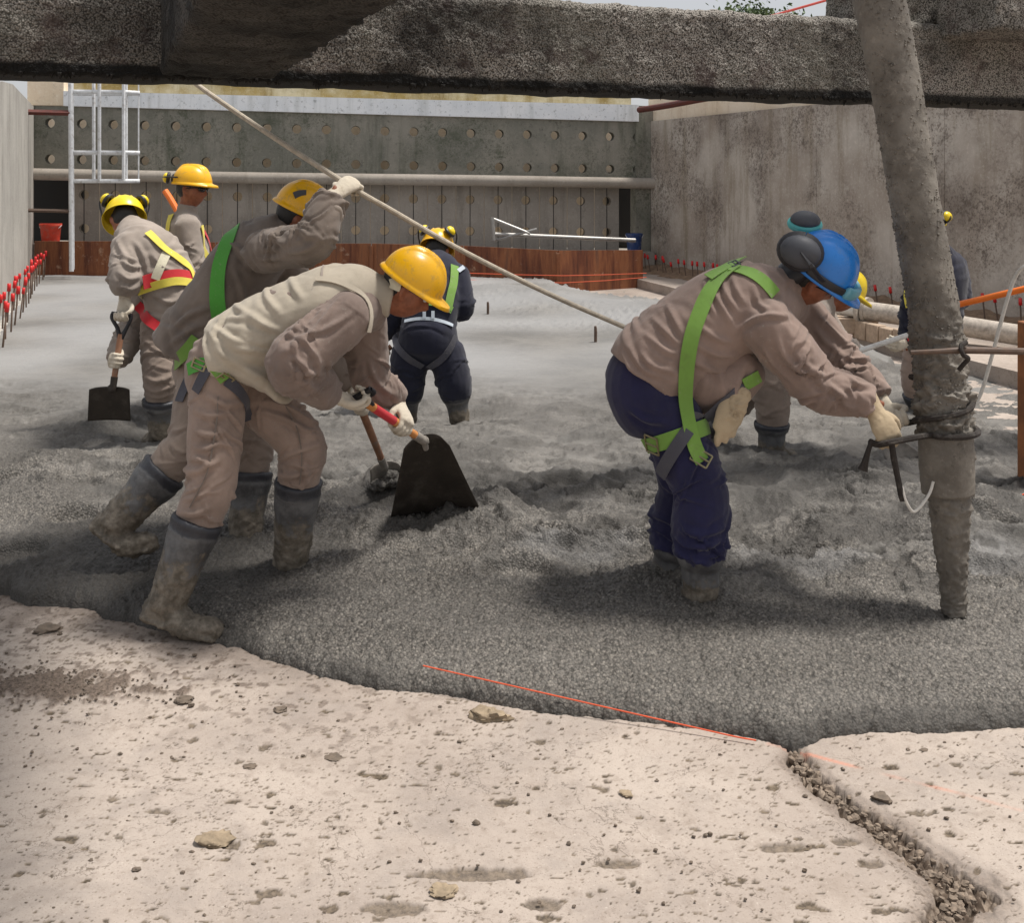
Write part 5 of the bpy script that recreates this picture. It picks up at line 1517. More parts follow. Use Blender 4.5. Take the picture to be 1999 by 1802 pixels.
def shovel(top, shaft_top, shaft_end, blade, wood, steel, label, handle_mat=None, neckmat=None, dhandle=True, decal=None, curve=0.02):
    """top: centre of the D grip; blade: corners TL, TR, BR, BL"""
    top, s0, s1 = map(np.asarray, (top, shaft_top, shaft_end))
    e = empty('shovel', (blade[2] + blade[3]) / 2, label, 'shovel')
    add('shaft', tube([s0, s0 * .5 + s1 * .5, s1], [.0185, .0185, .0165], seg=14, sub=4), wood, e)
    bl = [np.asarray(q) for q in blade]
    n = unit(np.cross(bl[1] - bl[0], bl[3] - bl[0]))
    mid_t = (bl[0] + bl[1]) / 2
    add('socket', tube([s1 - unit(s1 - s0) * .05, s1 + unit(s1 - s0) * .03, mid_t * .75 + s1 * .25, mid_t * 0.9 + (bl[2] + bl[3]) / 2 * .1], [.021, .019, .017, .012], seg=12, sub=5), neckmat or steel, e)
    if dhandle:
        ax = unit(s1 - s0); w = unit(np.cross(ax, np.cross(bl[1] - bl[0], ax))); w = unit((bl[1] - bl[0]) - ax * np.dot(bl[1] - bl[0], ax))
        loop = [s0 + ax * .03, s0 - ax * .02 + w * .03, top + w * .058, top + w * .055 - ax * 0.0]
        hm = handle_mat or M_BLACKP
        d = [tube([s0 + ax * .04, s0 - ax * .03 + w * .025, top + ax * .03 + w * .055, top + w * .058], [.016, .012, .011, .011], seg=10, sub=5),
             tube([s0 + ax * .04, s0 - ax * .03 - w * .025, top + ax * .03 - w * .055, top - w * .058], [.016, .012, .011, .011], seg=10, sub=5),
             tube([top - w * .062, top + w * .062], .0135, seg=10, sub=1)]
        add('grip', d, hm, e)
    if decal is not None:
        f0, f1 = decal; a_ = s0 + (s1 - s0) * f0; b_ = s0 + (s1 - s0) * f1
        add('handle_decal', tube([a_, b_], .0192, seg=14, sub=1), M_REDW, e)
    # dished blade
    N = 18; V = np.zeros((N, N, 3)); 
    for i in range(N):
        for j in range(N):
            f, g = i / (N - 1), j / (N - 1)
            p = (bl[0] * (1 - g) + bl[1] * g) * (1 - f) + (bl[3] * (1 - g) + bl[2] * g) * f
            # rounded upper corners
            cr = max(0, 1 - f / 0.12); sq = abs(g - .5) * 2
            p = p + (bl[3] - bl[0]) * 0.05 * cr * (sq ** 4) * 1.0
            V[i, j] = p + n * (curve * (1 - (2 * g - 1) ** 2) - curve * 0.7 * max(0, 1 - f * 2.5) * (1 - (2 * g - 1) ** 2) * 0 + curve * 0.5 * (f - .5) ** 2)
    o = put('blade', grid_mesh('blade', V), steel, e); m = o.modifiers.new('t', 'SOLIDIFY'); m.thickness = 0.004
    return e
# ------------------------------------------------------------------ worker in the cream vest, digging at the front left
B = Body((*P(440, 1200, 4.36)[:2], 0), 'worker in a cream vest and yellow hard hat stooping to dig with a shovel', 4.36)
J = B.J
grip = P(700, 773, 4.37)
low_grip = P(782, 832, 4.60)
s_top, s_end = P(716, 787, 4.42), P(822, 857, 4.70)
S4 = dict(seed=11, vox=0.0068, bvox=0.0085,
    head=J(794, 566), hframe=frame((0.84, 0.05, -0.55), (0.55, -0.06, 0.84)),
    shR=J(688, 612, -.17), shL=J(712, 622, .17), elR=J(572, 708, -.27), elL=J(722, 740, .24),
    hipR=J(428, 748, -.09), hipL=J(478, 742, .09), knR=J(412, 945, -.16), knL=J(590, 868, .15),
    anR=J(330, 1165, -.22), anL=J(568, 1085, .21), toeR=J(424, 1236, -.27), toeL=J(650, 1130, .17),
    handR=dict(at=grip, axis=unit(P(720, 800, 4.3) - P(690, 745, 4.42)), **{'from': J(600, 742, -.16)}),
    handL=dict(at=low_grip, axis=s_top - s_end, **{'from': J(728, 775, .20)}, rb=0.018),
    torso=[(J(455, 692), .19, .135), (J(500, 656), .19, .138), (J(575, 618), .19, .138), (J(650, 596), .2, .15), (J(705, 580), .15, .12), (J(740, 574), .08, .08)],
    pelvis=[J(462, 690), J(440, 720), J(448, 752)], pel_r=[(.175, .135), (.185, .15), (.17, .14), (.10, .09)],
    pants=M_PANTS, shirt=M_SHIRT, arm_r=(.098, .108, .066), arm_rL=(.09, .085, .06), leg_r=(.115, .099, .088), boot_f=0.68, boot_r=.088, collar=False)
_, tro4, sh4 = build(B, S4)
# vest over the shirt
vt = [(J(428, 692), .215, .14), (J(458, 682), .22, .155), (J(520, 646), .216, .155), (J(590, 612), .215, .152), (J(655, 592), .205, .16), (J(705, 578), .15, .135), (J(742, 574), .085, .085)]
vv = [tube([p for p, *_ in vt], [(a, b) for _, a, b in vt], side=(0, 1, 0), seg=28, sub=5, round_ends=(0, .2))]
vv.append(tube([J(712, 582), J(748, 578), J(768, 582)], [(.105, .1), (.088, .086), (.083, .082)], side=(0, 1, 0), seg=20, sub=4))
vv.append(tube([J(480, 700), J(520, 722), J(548, 755)], [(.2, .1), (.19, .075), (.16, .035)], side=(0, 1, 0), seg=20, sub=4, round_ends=(.5, .8)))
bn = [(J(432, 690), J(590, 615), .26, .009, .008, 5), (J(590, 615), J(720, 580), .24, .008, .004, 5), (J(480, 700), J(548, 755), .2, .010, .010, 7)]
vest = B.garment('vest', vv, 0.007, M_VEST, bn, 77, 1.0, 5)
B.stroke(vest, [[(518, 551), (521, 581), (545, 612)], [(564, 538), (576, 566), (588, 582)], [(441, 621), (478, 621), (533, 645)], [(420, 639), (457, 663), (521, 673)], [(487, 610), (515, 632), (548, 647)],
    [(429, 663), (466, 682), (521, 684)], [(441, 688), (478, 718), (521, 743)], [(466, 700), (508, 730), (539, 742)], [(402, 640), (425, 668), (440, 700)], [(455, 590), (470, 605), (500, 622)], [(410, 655), (420, 680), (445, 705), (470, 722)]], 0.009, 0.013)
B.stroke(sh4, [[(548, 665), (594, 624), (640, 580)], [(552, 690), (609, 648), (660, 585)], [(650, 716), (690, 698), (712, 672)], [(600, 712), (635, 716), (665, 708)], [(565, 720), (600, 730), (640, 728)], [(580, 660), (640, 640), (690, 610)], [(600, 745), (612, 760), (630, 772)], [(560, 700), (580, 735), (600, 752)],
    [(720, 700), (728, 730), (740, 752)], [(735, 745), (750, 760), (768, 772)], [(728, 765), (745, 785), (765, 792)]], 0.010, 0.011)
B.stroke(tro4, [[(371, 887), (396, 901), (420, 912)], [(338, 940), (375, 940), (424, 919)], [(334, 954), (375, 961), (431, 945)], [(326, 975), (368, 982), (424, 966)], [(375, 873), (403, 877), (430, 862)], [(550, 894), (585, 880), (628, 866)], [(564, 905), (595, 915), (600, 944)], [(500, 780), (560, 795), (620, 830)], [(498, 800), (550, 815), (615, 850)],
    [(380, 800), (410, 812), (445, 806)], [(384, 840), (408, 850), (440, 842)], [(346, 1000), (380, 1004), (410, 992)], [(545, 925), (570, 930), (618, 918)], [(350, 915), (385, 920), (432, 895)], [(400, 770), (440, 790), (480, 785)], [(360, 905), (372, 930), (380, 960)]], 0.012, 0.012)
# arm holes: rolled edging where the sleeve leaves the vest
B.strap('arm_hole_edge', [(618, 548), (650, 549), (690, 565), (714, 584), (722, 618), (716, 645)], .024, M_VEST, vest, lift=.010)
B.strap('side_seam', [(425, 775), (424, 840), (408, 920), (372, 990)], .005, M_SHIRT2, None, lift=.004, on=tro4)
B.strap('side_seam', [(545, 775), (580, 830), (590, 900), (585, 945)], .005, M_SHIRT2, None, lift=.004, on=tro4)
B.strap('back_seam', [(632, 520), (628, 548)], .008, M_SHIRT3, vest, lift=.002)
hel = helmet(B, S4['head'], S4['hframe'], M_HATY, rim_z=0.036, a=0.137, b=0.117, hgt=0.142, visor=0.045)
pad = tube([loc(S4['head'], S4['hframe'], q) for q in ((-0.07, -0.084, 0.03), (-0.05, -0.092, 0.012), (-0.045, -0.09, -0.008))], [(.022, .004)] * 3, side=S4['hframe'][0], seg=8, sub=3)
add('chin_strap_tab', pad, M_PALE, B.e)
hb = B.strap('harness', [(372, 722), (388, 712), (404, 708), (420, 712)], .05, M_GREEN, lift=.01, on=tro4)
B.strap('hip_strap', [(412, 706), (424, 722), (438, 742)], .048, M_LIME, hb, lift=.014, on=tro4)
B.strap('thigh_strap', [(440, 742), (462, 758), (478, 785), (484, 815)], .042, M_GREYW, hb, on=tro4, lift=.01)
B.strap('thigh_strap', [(410, 716), (396, 740), (386, 765)], .042, M_GREYW, hb, on=tro4, lift=.01)
B.buckle(440, 735, (.028, .02), M_METAL, hb, 0.8); B.buckle(392, 712, (.03, .018), M_METAL, hb, 0.3)
bl = [P(790, 868, 4.71), P(868, 849, 4.73), P(950, 1020, 5.0), P(756, 1044, 4.93)]
shovel(grip, s_top, s_end, bl, M_WOOD, M_BLADE, 'shovel with orange handle and black blade facing forward, held by vested worker', neckmat=M_MUDBLADE, decal=(0.12, 0.48), curve=0.03)

# ------------------------------------------------------------------ worker in the blue helmet guiding the hose
B = Body((*P(1340, 1150, 4.28)[:2], 0.1), 'worker in blue hard hat and green harness bending to guide the hose', 4.28)
J = B.J
S6 = dict(seed=23, vox=0.0068, bvox=0.0085, bulk=1.12,
    head=J(1582, 545), hframe=frame((0.80, 0.12, -0.52), (0.50, -0.36, 0.80)),
    shR=J(1492, 628, -.19), shL=J(1548, 602, .19), elR=J(1600, 755, -.2), elL=J(1640, 706, .13),
    hipR=J(1300, 800, -.1), hipL=J(1316, 795, .1), knR=J(1366, 955, -.12), knL=J(1336, 955, .1),
    anR=J(1368, 1165, -.1), anL=J(1302, 1140, .14), toeR=J(1440, 1205, -.14), toeL=J(1370, 1185, .12),
    handR=dict(at=P(1732, 852, 4.0), axis=P(1800, 822, 4.0) - P(1700, 866, 4.0), **{'from': J(1672, 806, -.22)}, rb=0.012, mat=M_GLOVE2),
    handL=dict(at=P(1745, 818, 4.16), axis=P(1800, 800, 4.16) - P(1730, 822, 4.16), **{'from': J(1690, 768, 0.0)}, rb=0.012),
    torso=[(J(1272, 742), .225, .2), (J(1300, 705), .235, .205), (J(1365, 652), .235, .2), (J(1430, 602), .23, .18), (J(1490, 575), .18, .14), (J(1530, 562), .09, .085)],
    pelvis=[J(1288, 712), J(1280, 745), J(1285, 778), J(1300, 805)], pel_r=[(.2, .18), (.218, .2), (.215, .19), (.19, .165), (.10, .10)],
    pants=M_JEAN, shirt=M_SHIRT6, arm_r=(.106, .092, .062), leg_r=(.13, .108, .112), boot_f=0.5, boot_r=.082, cuff_fold=.016, tfold=.011)
_, tro6, sh6 = build(B, S6)
B.stroke(sh6, [[(1390, 546), (1397, 575), (1420, 617), (1428, 632)], [(1376, 549), (1382, 580), (1396, 612)], [(1430, 542), (1439, 568), (1452, 590)], [(1410, 544), (1418, 575), (1436, 604)], [(1300, 591), (1319, 627), (1332, 656)], [(1273, 620), (1303, 650), (1322, 669)], [(1257, 650), (1296, 682), (1319, 692)], [(1228, 679), (1257, 721), (1300, 737)],
    [(1358, 672), (1397, 692), (1442, 695)], [(1361, 633), (1397, 659), (1430, 669)], [(1351, 705), (1397, 724), (1442, 721)], [(1442, 640), (1488, 617), (1540, 616)], [(1592, 724), (1602, 747), (1618, 763)], [(1611, 744), (1631, 763), (1660, 783)], [(1560, 700), (1590, 725), (1615, 735)], [(1638, 765), (1650, 790), (1672, 800)], [(1668, 792), (1660, 812), (1650, 830)],
    [(1515, 660), (1535, 700), (1575, 735)], [(1490, 680), (1512, 712), (1545, 745)], [(1540, 760), (1575, 785), (1620, 815)], [(1250, 690), (1275, 715), (1320, 728)], [(1215, 690), (1232, 720), (1262, 742)], [(1590, 640), (1612, 668), (1640, 690)], [(1600, 620), (1625, 645), (1655, 670)], [(1640, 700), (1655, 722), (1680, 730)], [(1655, 735), (1675, 750), (1697, 752)], [(1470, 560), (1480, 590), (1500, 605)]], 0.011, 0.011)
B.stroke(tro6, [[(1300, 1000), (1350, 1010), (1420, 985)], [(1330, 1035), (1370, 1045), (1418, 1030)], [(1310, 960), (1350, 950), (1400, 920)], [(1340, 1060), (1375, 1065), (1410, 1055)], [(1230, 800), (1262, 820), (1300, 825)], [(1260, 900), (1300, 915), (1340, 905)], [(1340, 990), (1385, 985), (1425, 965)], [(1290, 980), (1310, 1000), (1330, 1020)]], 0.013, 0.013)
belly = [tube([J(1330, 720), J(1400, 740), J(1440, 712)], [(.19, .13), (.19, .14), (.17, .12)], side=(0, 1, 0), seg=20, sub=4, round_ends=(.6, .6))]
B.garment('shirt_front', belly, 0.0085, M_SHIRT6, [(J(1330, 720), J(1440, 712), .2, .012, .012, 8)], 91)
c, Fr = S6['head'], S6['hframe']
hel = helmet(B, c, Fr, M_HATB, rim_z=0.04, a=0.152, b=0.128, hgt=0.165, visor=0.062)
# front lamp bracket in pale blue over the brim, and side rail
vb = [(0.148 * math.cos(a) + 0.024 * math.cos(a), 0.128 * math.sin(a) * 1.05, 0.064) for a in np.linspace(-0.95, 0.95, 17)]
add('visor_bracket', tube([loc(c, Fr, q) for q in vb], [(.03, .016)] * 17, side=Fr[2], seg=10, sub=2, round_ends=(.5, .5)), M_VISOR, hel)
sr = [(0.157 * math.cos(a), 0.134 * math.sin(a), 0.06) for a in np.linspace(-2.1, -0.8, 15)]
add('side_rail', tube([loc(c, Fr, q) for q in sr], [(.017, .007)] * 15, side=Fr[2], seg=8, sub=2, round_ends=(.5, .5)), M_BLACKP, hel)
muff(B, c, Fr, (-0.15, -0.105, 0.1), (-0.35, -1, 0.25), M_MUFFG, M_BLACKP, (-0.02, -0.138, 0.062), 0.078)
muff(B, c, Fr, (-0.14, 0.09, 0.165), (-0.55, -0.15, 0.85), M_MUFFG, M_TEAL, (-0.03, 0.135, 0.06), 0.06, M_BLACKP)
glasses(B, c, Fr)
nk = [loc(c, Fr, q) for q in ((-0.1, -0.06, 0.03), (-0.115, 0, -0.02), (-0.1, 0.06, 0.03))]
add('neck_cloth', tube([loc(c, Fr, (-0.06, 0, 0.03)), loc(c, Fr, (-0.085, 0, -0.04)), loc(c, Fr, (-0.09, 0, -0.09))], [(.082, .05), (.075, .045), (.06, .035)], side=Fr[1], seg=14, sub=4, round_ends=(.5, .5)), M_BLACKP, B.e)
hb = B.strap('harness', [(1438, 522), (1405, 545), (1372, 595), (1350, 650), (1340, 705), (1336, 760), (1340, 820), (1352, 870), (1368, 900)], .058, M_LIME, lift=.008)
B.strap('shoulder_strap', [(1425, 528), (1455, 530), (1485, 545), (1510, 575)], .055, M_LIME, hb, lift=.008)
B.strap('cross_strap', [(1385, 545), (1420, 527), (1448, 508)], .05, M_LIME, hb, lift=.01)
B.strap('chest_strap', [(1480, 733), (1462, 745), (1450, 750)], .05, M_LIME, hb)
B.strap('side_strap', [(1450, 752), (1400, 790), (1370, 800), (1345, 815)], .048, M_GREYW, hb)
B.strap('thigh_strap', [(1264, 868), (1290, 862), (1330, 850), (1372, 835), (1392, 826)], .06, M_LIME, hb, lift=.01, on=tro6)
B.strap('thigh_strap', [(1340, 842), (1315, 880), (1296, 922)], .05, M_GREYW, hb, lift=.018, on=tro6)
B.buckle(1276, 866, (.03, .036), M_METAL, hb, 0.2); B.buckle(1368, 895, (.034, .026), M_METAL, hb, 0.5); B.buckle(1435, 520, (.03, .016), M_MUFFG, hb, 0.9)
# spare gloves hanging from the belt
bg_ = [tube([J(1448, 762, -.17), J(1428, 800, -.19), J(1412, 840, -.2)], [(.04, .018), (.055, .022), (.045, .018)], side=(1, 0, .4), seg=14, sub=4, round_ends=(.6, .6))]
for a, b in ((1400, 868), (1416, 862), (1430, 850)):
    bg_.append(tube([J(1412, 830, -.2), J(a, b - 12, -.2), J(a, b, -.2)], [.018, .015, .011], seg=8, sub=3, round_ends=(.5, 1)))
o = add('spare_gloves', (lambda m: m)(merge(bg_)), M_GLOVE2); o.data = remesh(bg_, 0.006, 4); o.data.materials.append(M_GLOVE2); folds(o.data, [(J(1448, 762, -.17), J(1412, 850, -.2), .08, .004, .004, 14)], 5)
tag(o, 'pair of tan gloves hanging from the belt of blue-helmeted worker', 'gloves')

# ------------------------------------------------------------------ worker with raised arm on the rope
B = Body((*P(400, 1050, 4.95)[:2], 0.1), 'worker in dark grey shirt raising a gloved hand to hold the rope', 4.95)
J = B.J
S3 = dict(seed=37, vox=0.008, bvox=0.009,
    head=J(583, 428, .02), hframe=frame((0.86, 0.25, -0.42), (0.40, 0.0, 0.9)),
    shR=J(512, 492, -.18), shL=J(548, 500, .18), elR=J(612, 470, -.42), elL=J(618, 640, .2),
    hipR=J(398, 740, -.1), hipL=J(430, 738, .1), knR=J(368, 868, -.26), knL=J(492, 866, .06),
    anR=J(236, 1012, -.34), anL=J(480, 1030, -.02), toeR=J(296, 1068, -.36), toeL=J(560, 1068, -.06),
    handR=dict(at=HAND3, axis=unit(np.array(rp[2]) - np.array(rp[4])), **{'from': J(648, 410, -.36)}, rb=0.012),
    handL=dict(at=P(702, 792, 5.02), axis=unit(P(700, 790, 5.02) - P(752, 915, 5.35)), **{'from': J(650, 730, .15)}, rb=0.017),
    torso=[(J(375, 690), .235, .20), (J(395, 655), .225, .185), (J(432, 590), .22, .165), (J(478, 520), .22, .16), (J(525, 470), .16, .13), (J(555, 445), .08, .08)],
    pelvis=[J(410, 685), J(405, 715), J(412, 745)], pel_r=[(.18, .14), (.19, .15), (.17, .14), (.1, .09)],
    pants=M_PANTS2, shirt=M_SHIRT2, arm_r=(.096, .088, .066), leg_r=(.112, .096, .088), boot_f=0.66, boot_r=.092, tfold=.012, collar=True)
_, tro3, sh3 = build(B, S3)
B.stroke(sh3, [[(497, 486), (511, 505), (552, 505)], [(530, 452), (540, 470), (560, 478)], [(520, 450), (528, 478), (546, 492)], [(560, 492), (590, 490), (625, 470)], [(455, 520), (470, 560), (480, 600)], [(340, 640), (370, 615), (410, 600)], [(335, 670), (380, 640), (420, 630)], [(440, 470), (470, 490), (500, 530)], [(585, 440), (600, 460), (625, 462)], [(575, 430), (590, 452), (612, 455)]], 0.013, 0.013)
B.garment('sleeve_cuff', [tube([P(628, 428, 4.57), P(648, 405, 4.6)], [(.082, .075), (.075, .07)], seg=18, sub=3)], 0.008, M_SHIRT3, [(P(628, 428, 4.57), P(648, 405, 4.6), .09, .008, .008, 14)], 41)
hel = helmet(B, S3['head'], S3['hframe'], M_HATY, rim_z=0.04, a=0.136, b=0.116, hgt=0.14, visor=0.05)
sp_ = tube([loc(S3['head'], S3['hframe'], q) for q in ((-0.075, -0.098, 0.1), (-0.055, -0.098, 0.12), (-0.03, -0.095, 0.132))], [(.016, .002)] * 3, side=S3['hframe'][2], seg=6, sub=2)
add('helmet_sticker', sp_, M_MUFFG, hel)
hb = B.strap('harness', [(462, 446), (445, 470), (434, 505), (426, 550), (424, 590), (430, 640)], .066, M_GREEN, lift=.008)
B.strap('hip_strap', [(385, 660), (362, 690), (345, 712)], .055, M_LIME, hb)
B.strap('thigh_strap', [(375, 735), (360, 760), (352, 785)], .05, M_GREYW, hb)
s_t, s_e = P(697, 778, 5.0), P(748, 905, 5.33)
shovel(P(680, 740, 4.92), s_t, s_e, [P(722, 915, 5.36), P(778, 902, 5.42), P(806, 958, 5.5), P(724, 972, 5.42)], M_WOOD2, M_MUDBLADE, 'mud-caked shovel standing in concrete left of the black blade', dhandle=False, curve=0.03)
mb = [chunk(P(765, 935, 5.4), .075, 501, .55), chunk(P(742, 950, 5.38), .05, 502, .6), chunk(P(788, 945, 5.43), .055, 503, .6)]
me_ = remesh(mb, 0.008, 1); c_, n_q = coords(me_), normals(me_); set_coords(me_, c_ + n_q * (0.014 * fbm(c_ * 32, 4, 507, .6))[:, None])
o = put('mud_heap', me_, M_WET); tag(o, 'rough lump of wet concrete heaped on the mud-caked shovel', 'mud')
for k_, v_ in (('pebble', .8), ('pale', 0), ('dark', .5)):
    at_ = me_.attributes.new(k_, 'FLOAT', 'POINT'); at_.data.foreach_set('value', np.full(len(me_.vertices), v_, np.float32))

# ------------------------------------------------------------------ worker at far left with shovel, seen from behind
B = Body((*P(320, 850, 6.75)[:2], 0.1), 'worker seen from behind with yellow and red harness, leaning on a shovel', 6.75)
J = B.J
g1 = P(238, 614, 6.45); g2 = P(229, 704, 6.42)
s_t, s_e = P(236, 652, 6.44), P(221, 752, 6.4)
S1 = dict(seed=53, vox=0.011, bvox=0.012,
    head=J(243, 432, .2), hframe=frame((-0.35, 0.72, -0.6), (-0.2, 0.55, 0.8)),
    shL=J(252, 478, -.08), shR=J(312, 468, .22), elL=J(246, 548, -.24), elR=J(262, 640, .05),
    hipL=J(312, 640, -.1), hipR=J(345, 634, .12), knL=J(314, 735, -.22), knR=J(350, 725, .12),
    anL=J(316, 838, -.16), anR=J(348, 818, .22), toeL=J(285, 862, -.05), toeR=J(320, 838, .4),
    handL=dict(at=g1, axis=unit(P(262, 612, 6.45) - P(215, 614, 6.45)), **{'from': J(242, 575, -.27)}),
    handR=dict(at=g2, axis=unit(s_t - s_e), **{'from': J(252, 672, -.1)}, rb=.018),
    torso=[(J(342, 625), .2, .17), (J(340, 585), .2, .165), (J(322, 535), .205, .16), (J(295, 490), .2, .15), (J(268, 462, .08), .15, .12), (J(252, 446, .15), .08, .08)],
    pelvis=[J(340, 600), J(332, 625), J(328, 648)], pel_r=[(.18, .15), (.185, .155), (.17, .14), (.1, .09)],
    pants=M_PANTS2, shirt=M_SHIRT3, arm_r=(.105, .1, .07), leg_r=(.118, .106, .095), boot_f=0.6, boot_r=.1, bootvox=.010, tfold=.012)
_, tro1, sh1 = build(B, S1)
B.stroke(sh1, [[(228, 470), (245, 500), (270, 510)], [(235, 500), (255, 520), (278, 520)], [(232, 530), (250, 545), (272, 540)], [(262, 470), (280, 500), (290, 540)], [(240, 560), (255, 565), (268, 560)], [(300, 575), (330, 590), (360, 580)], [(300, 500), (315, 520), (340, 530)]], 0.015, 0.014)
B.stroke(tro1, [[(280, 735), (305, 745), (335, 735)], [(280, 755), (305, 765), (335, 755)], [(285, 770), (310, 775), (335, 768)], [(275, 715), (300, 720), (330, 705)], [(270, 690), (295, 700), (325, 680)]], 0.015, 0.014)
c, Fr = S1['head'], S1['hframe']
hel = helmet(B, c, Fr, M_HATY2, rim_z=0.03, a=0.138, b=0.125, hgt=0.14, visor=0.045, lip=.018)
muff(B, c, Fr, (-0.02, 0.115, 0.155), (0.0, 0.75, 0.65), M_HATY2, M_BLACKP, (0.0, 0.135, 0.04), 0.05)
muff(B, c, Fr, (-0.02, -0.115, 0.155), (0.0, -0.75, 0.65), M_HATY2, M_BLACKP, (0.0, -0.135, 0.04), 0.05)
hb = B.strap('harness', [(288, 455), (310, 478), (330, 495), (350, 508), (368, 520), (378, 548)], .05, M_YELLOWW, lift=.01)
B.strap('back_strap', [(326, 492), (315, 515), (303, 545)], .055, M_PALE, hb, lift=.01)
B.strap('waist_pad', [(276, 552), (305, 545), (345, 538), (378, 545)], .085, M_REDW, hb, lift=.008)
B.strap('waist_strap', [(280, 566), (300, 556), (340, 548), (380, 556)], .05, M_YELLOWW, hb, lift=.016)
B.strap('seat_strap', [(268, 595), (290, 625), (320, 648)], .06, M_REDW, hb, lift=.01)
B.buckle(276, 573, (.03, .02), M_METAL, hb, .4)
shovel(g1, s_t, s_e, [P(174, 757, 6.4), P(253, 757, 6.4), P(255, 822, 6.46), P(171, 822, 6.46)], M_WOOD2, M_BLADE, 'square black shovel held by the worker at far left', curve=0.015)

# ------------------------------------------------------------------ standing worker in sunglasses
B = Body((*P(380, 815, 7.4)[:2], 0.1), 'worker in sunglasses and yellow hard hat standing upright, facing right', 7.4)
J = B.J
S2 = dict(seed=67, vox=0.012, bvox=0.00855,
    head=J(375, 371), hframe=frame((0.97, -0.22, -0.06), (0.05, 0, 1)),
    shR=J(366, 442, -.18), shL=J(356, 438, .18), elR=J(376, 520, -.22), elL=J(366, 520, .22),
    hipR=J(376, 612, -.09), hipL=J(376, 612, .09), knR=J(384, 715, -.1), knL=J(376, 715, .1),
    anR=J(380, 808, -.1), anL=J(372, 806, .1), toeR=J(415, 828, -.12), toeL=J(408, 826, .1),
    handR=dict(at=J(406, 592, -.14), axis=(0.2, 0.1, 1), **{'from': J(392, 558, -.18)}, curl=.8), handL=dict(at=J(398, 595, .2), axis=(0.2, 0, 1), **{'from': J(384, 558, .22)}, curl=.8),
    torso=[(J(376, 606), .19, .15), (J(374, 560), .185, .14), (J(370, 510), .195, .145), (J(362, 462), .2, .14), (J(362, 432), .15, .11), (J(364, 416), .075, .075)],
    pelvis=[J(376, 585), J(376, 605), J(376, 622)], pel_r=[(.17, .13), (.17, .13), (.16, .12), (.1, .09)],
    pants=M_PANTS2, shirt=M_SHIRT3, arm_r=(.092, .08, .06), leg_r=(.115, .1, .09), boot_f=.6, bootvox=.013)
build(B, S2)
c, Fr = S2['head'], S2['hframe']
hel = helmet(B, c, Fr, M_HATY, rim_z=0.042, a=0.136, b=0.116, hgt=0.135, visor=0.04)
muff(B, c, Fr, (-0.165, -0.06, 0.075), (-1, -0.5, 0.1), M_HATY2, M_BLACKP, (-0.05, -0.125, 0.085), 0.04)
muff(B, c, Fr, (-0.165, 0.06, 0.075), (-1, 0.5, 0.1), M_HATY2, M_BLACKP, (-0.05, 0.125, 0.085), 0.04)
glasses(B, c, Fr)
hb = B.strap('harness', [(336, 420), (330, 445), (328, 470)], .045, M_YELLOWW)
B.strap('chest_strap', [(392, 440), (396, 470), (402, 500)], .045, M_YELLOWW, hb)
B.strap('lanyard', [(396, 452), (408, 480), (412, 500)], .03, M_REDW, hb)
o = cord('orange_pole', [P(322, 372, 7.75), P(342, 404, 7.72), P(372, 470, 7.65)], .023, M_ORANGE, 'orange tool handle leaning behind the standing worker', 'handle', 2, 10)

# ------------------------------------------------------------------ worker in navy, back to the camera
B = Body((*P(840, 820, 7.3)[:2], 0.1), 'worker in navy overalls seen from behind with lime harness, bending away', 7.3)
J = B.J
g5 = P(746, 690, 7.35)
S5 = dict(seed=71, vox=0.011, bvox=0.013,
    head=J(852, 492, .42), hframe=frame((0.1, 0.8, -0.55), (0.12, 0.55, 0.8)),
    shR=J(892, 535, .22), shL=J(808, 535, .22), elR=J(903, 600, .12), elL=J(762, 632, .2),
    hipR=J(872, 690, 0), hipL=J(800, 690, 0), knR=J(886, 745, -.02), knL=J(796, 745, .0),
    anR=J(896, 812, 0), anL=J(794, 812, .04), toeR=J(900, 820, .22), toeL=J(790, 820, .25),
    handL=dict(at=g5, axis=unit(P(765, 678, 7.4) - P(720, 715, 7.3)), **{'from': J(758, 655, .14)}, rb=.018), handR=dict(at=J(872, 628, .05), axis=(-.6, .3, .2), **{'from': J(895, 615, .1)}),
    torso=[(J(836, 642, .02), .19, .15), (J(842, 605, .05), .185, .15), (J(848, 568, .14), .195, .15), (J(852, 535, .24), .19, .14), (J(853, 515, .32), .14, .11), (J(853, 505, .38), .08, .08)],
    pelvis=[J(838, 630, .02), J(836, 655, 0), J(836, 685, 0)], pel_r=[(.185, .15), (.2, .17), (.2, .165), (.11, .1)],
    pants=M_NAVY, shirt=M_NAVY, arm_r=(.092, .085, .066), leg_r=(.125, .12, .112), boot_f=.62, boot_r=.09, bootvox=.010)
build(B, S5)
c, Fr = S5['head'], S5['hframe']
hel = helmet(B, c, Fr, M_HATY, rim_z=0.03, a=0.138, b=0.118, hgt=0.14, visor=0.05)
muff(B, c, Fr, (-0.09, 0.1, 0.13), (-0.4, 0.75, 0.5), M_HATY2, M_BLACKP, (0.0, 0.13, 0.05), 0.046)
muff(B, c, Fr, (-0.09, -0.1, 0.13), (-0.4, -0.75, 0.5), M_HATY2, M_BLACKP, (0.0, -0.13, 0.05), 0.046)
hb = B.strap('harness', [(886, 520), (884, 550), (878, 575), (872, 605)], .06, M_LIME, lift=.01)
B.strap('waist_strap', [(838, 590), (860, 592), (880, 606)], .05, M_LIME, hb, lift=.01)
B.strap('reflective_band', [(792, 628), (815, 622), (845, 622), (882, 636)], .022, M_REFL, None, lift=.008)
for a in (829, 845): B.strap('back_tab', [(a, 607), (a, 622)], .022, M_REFL, None, lift=.01)
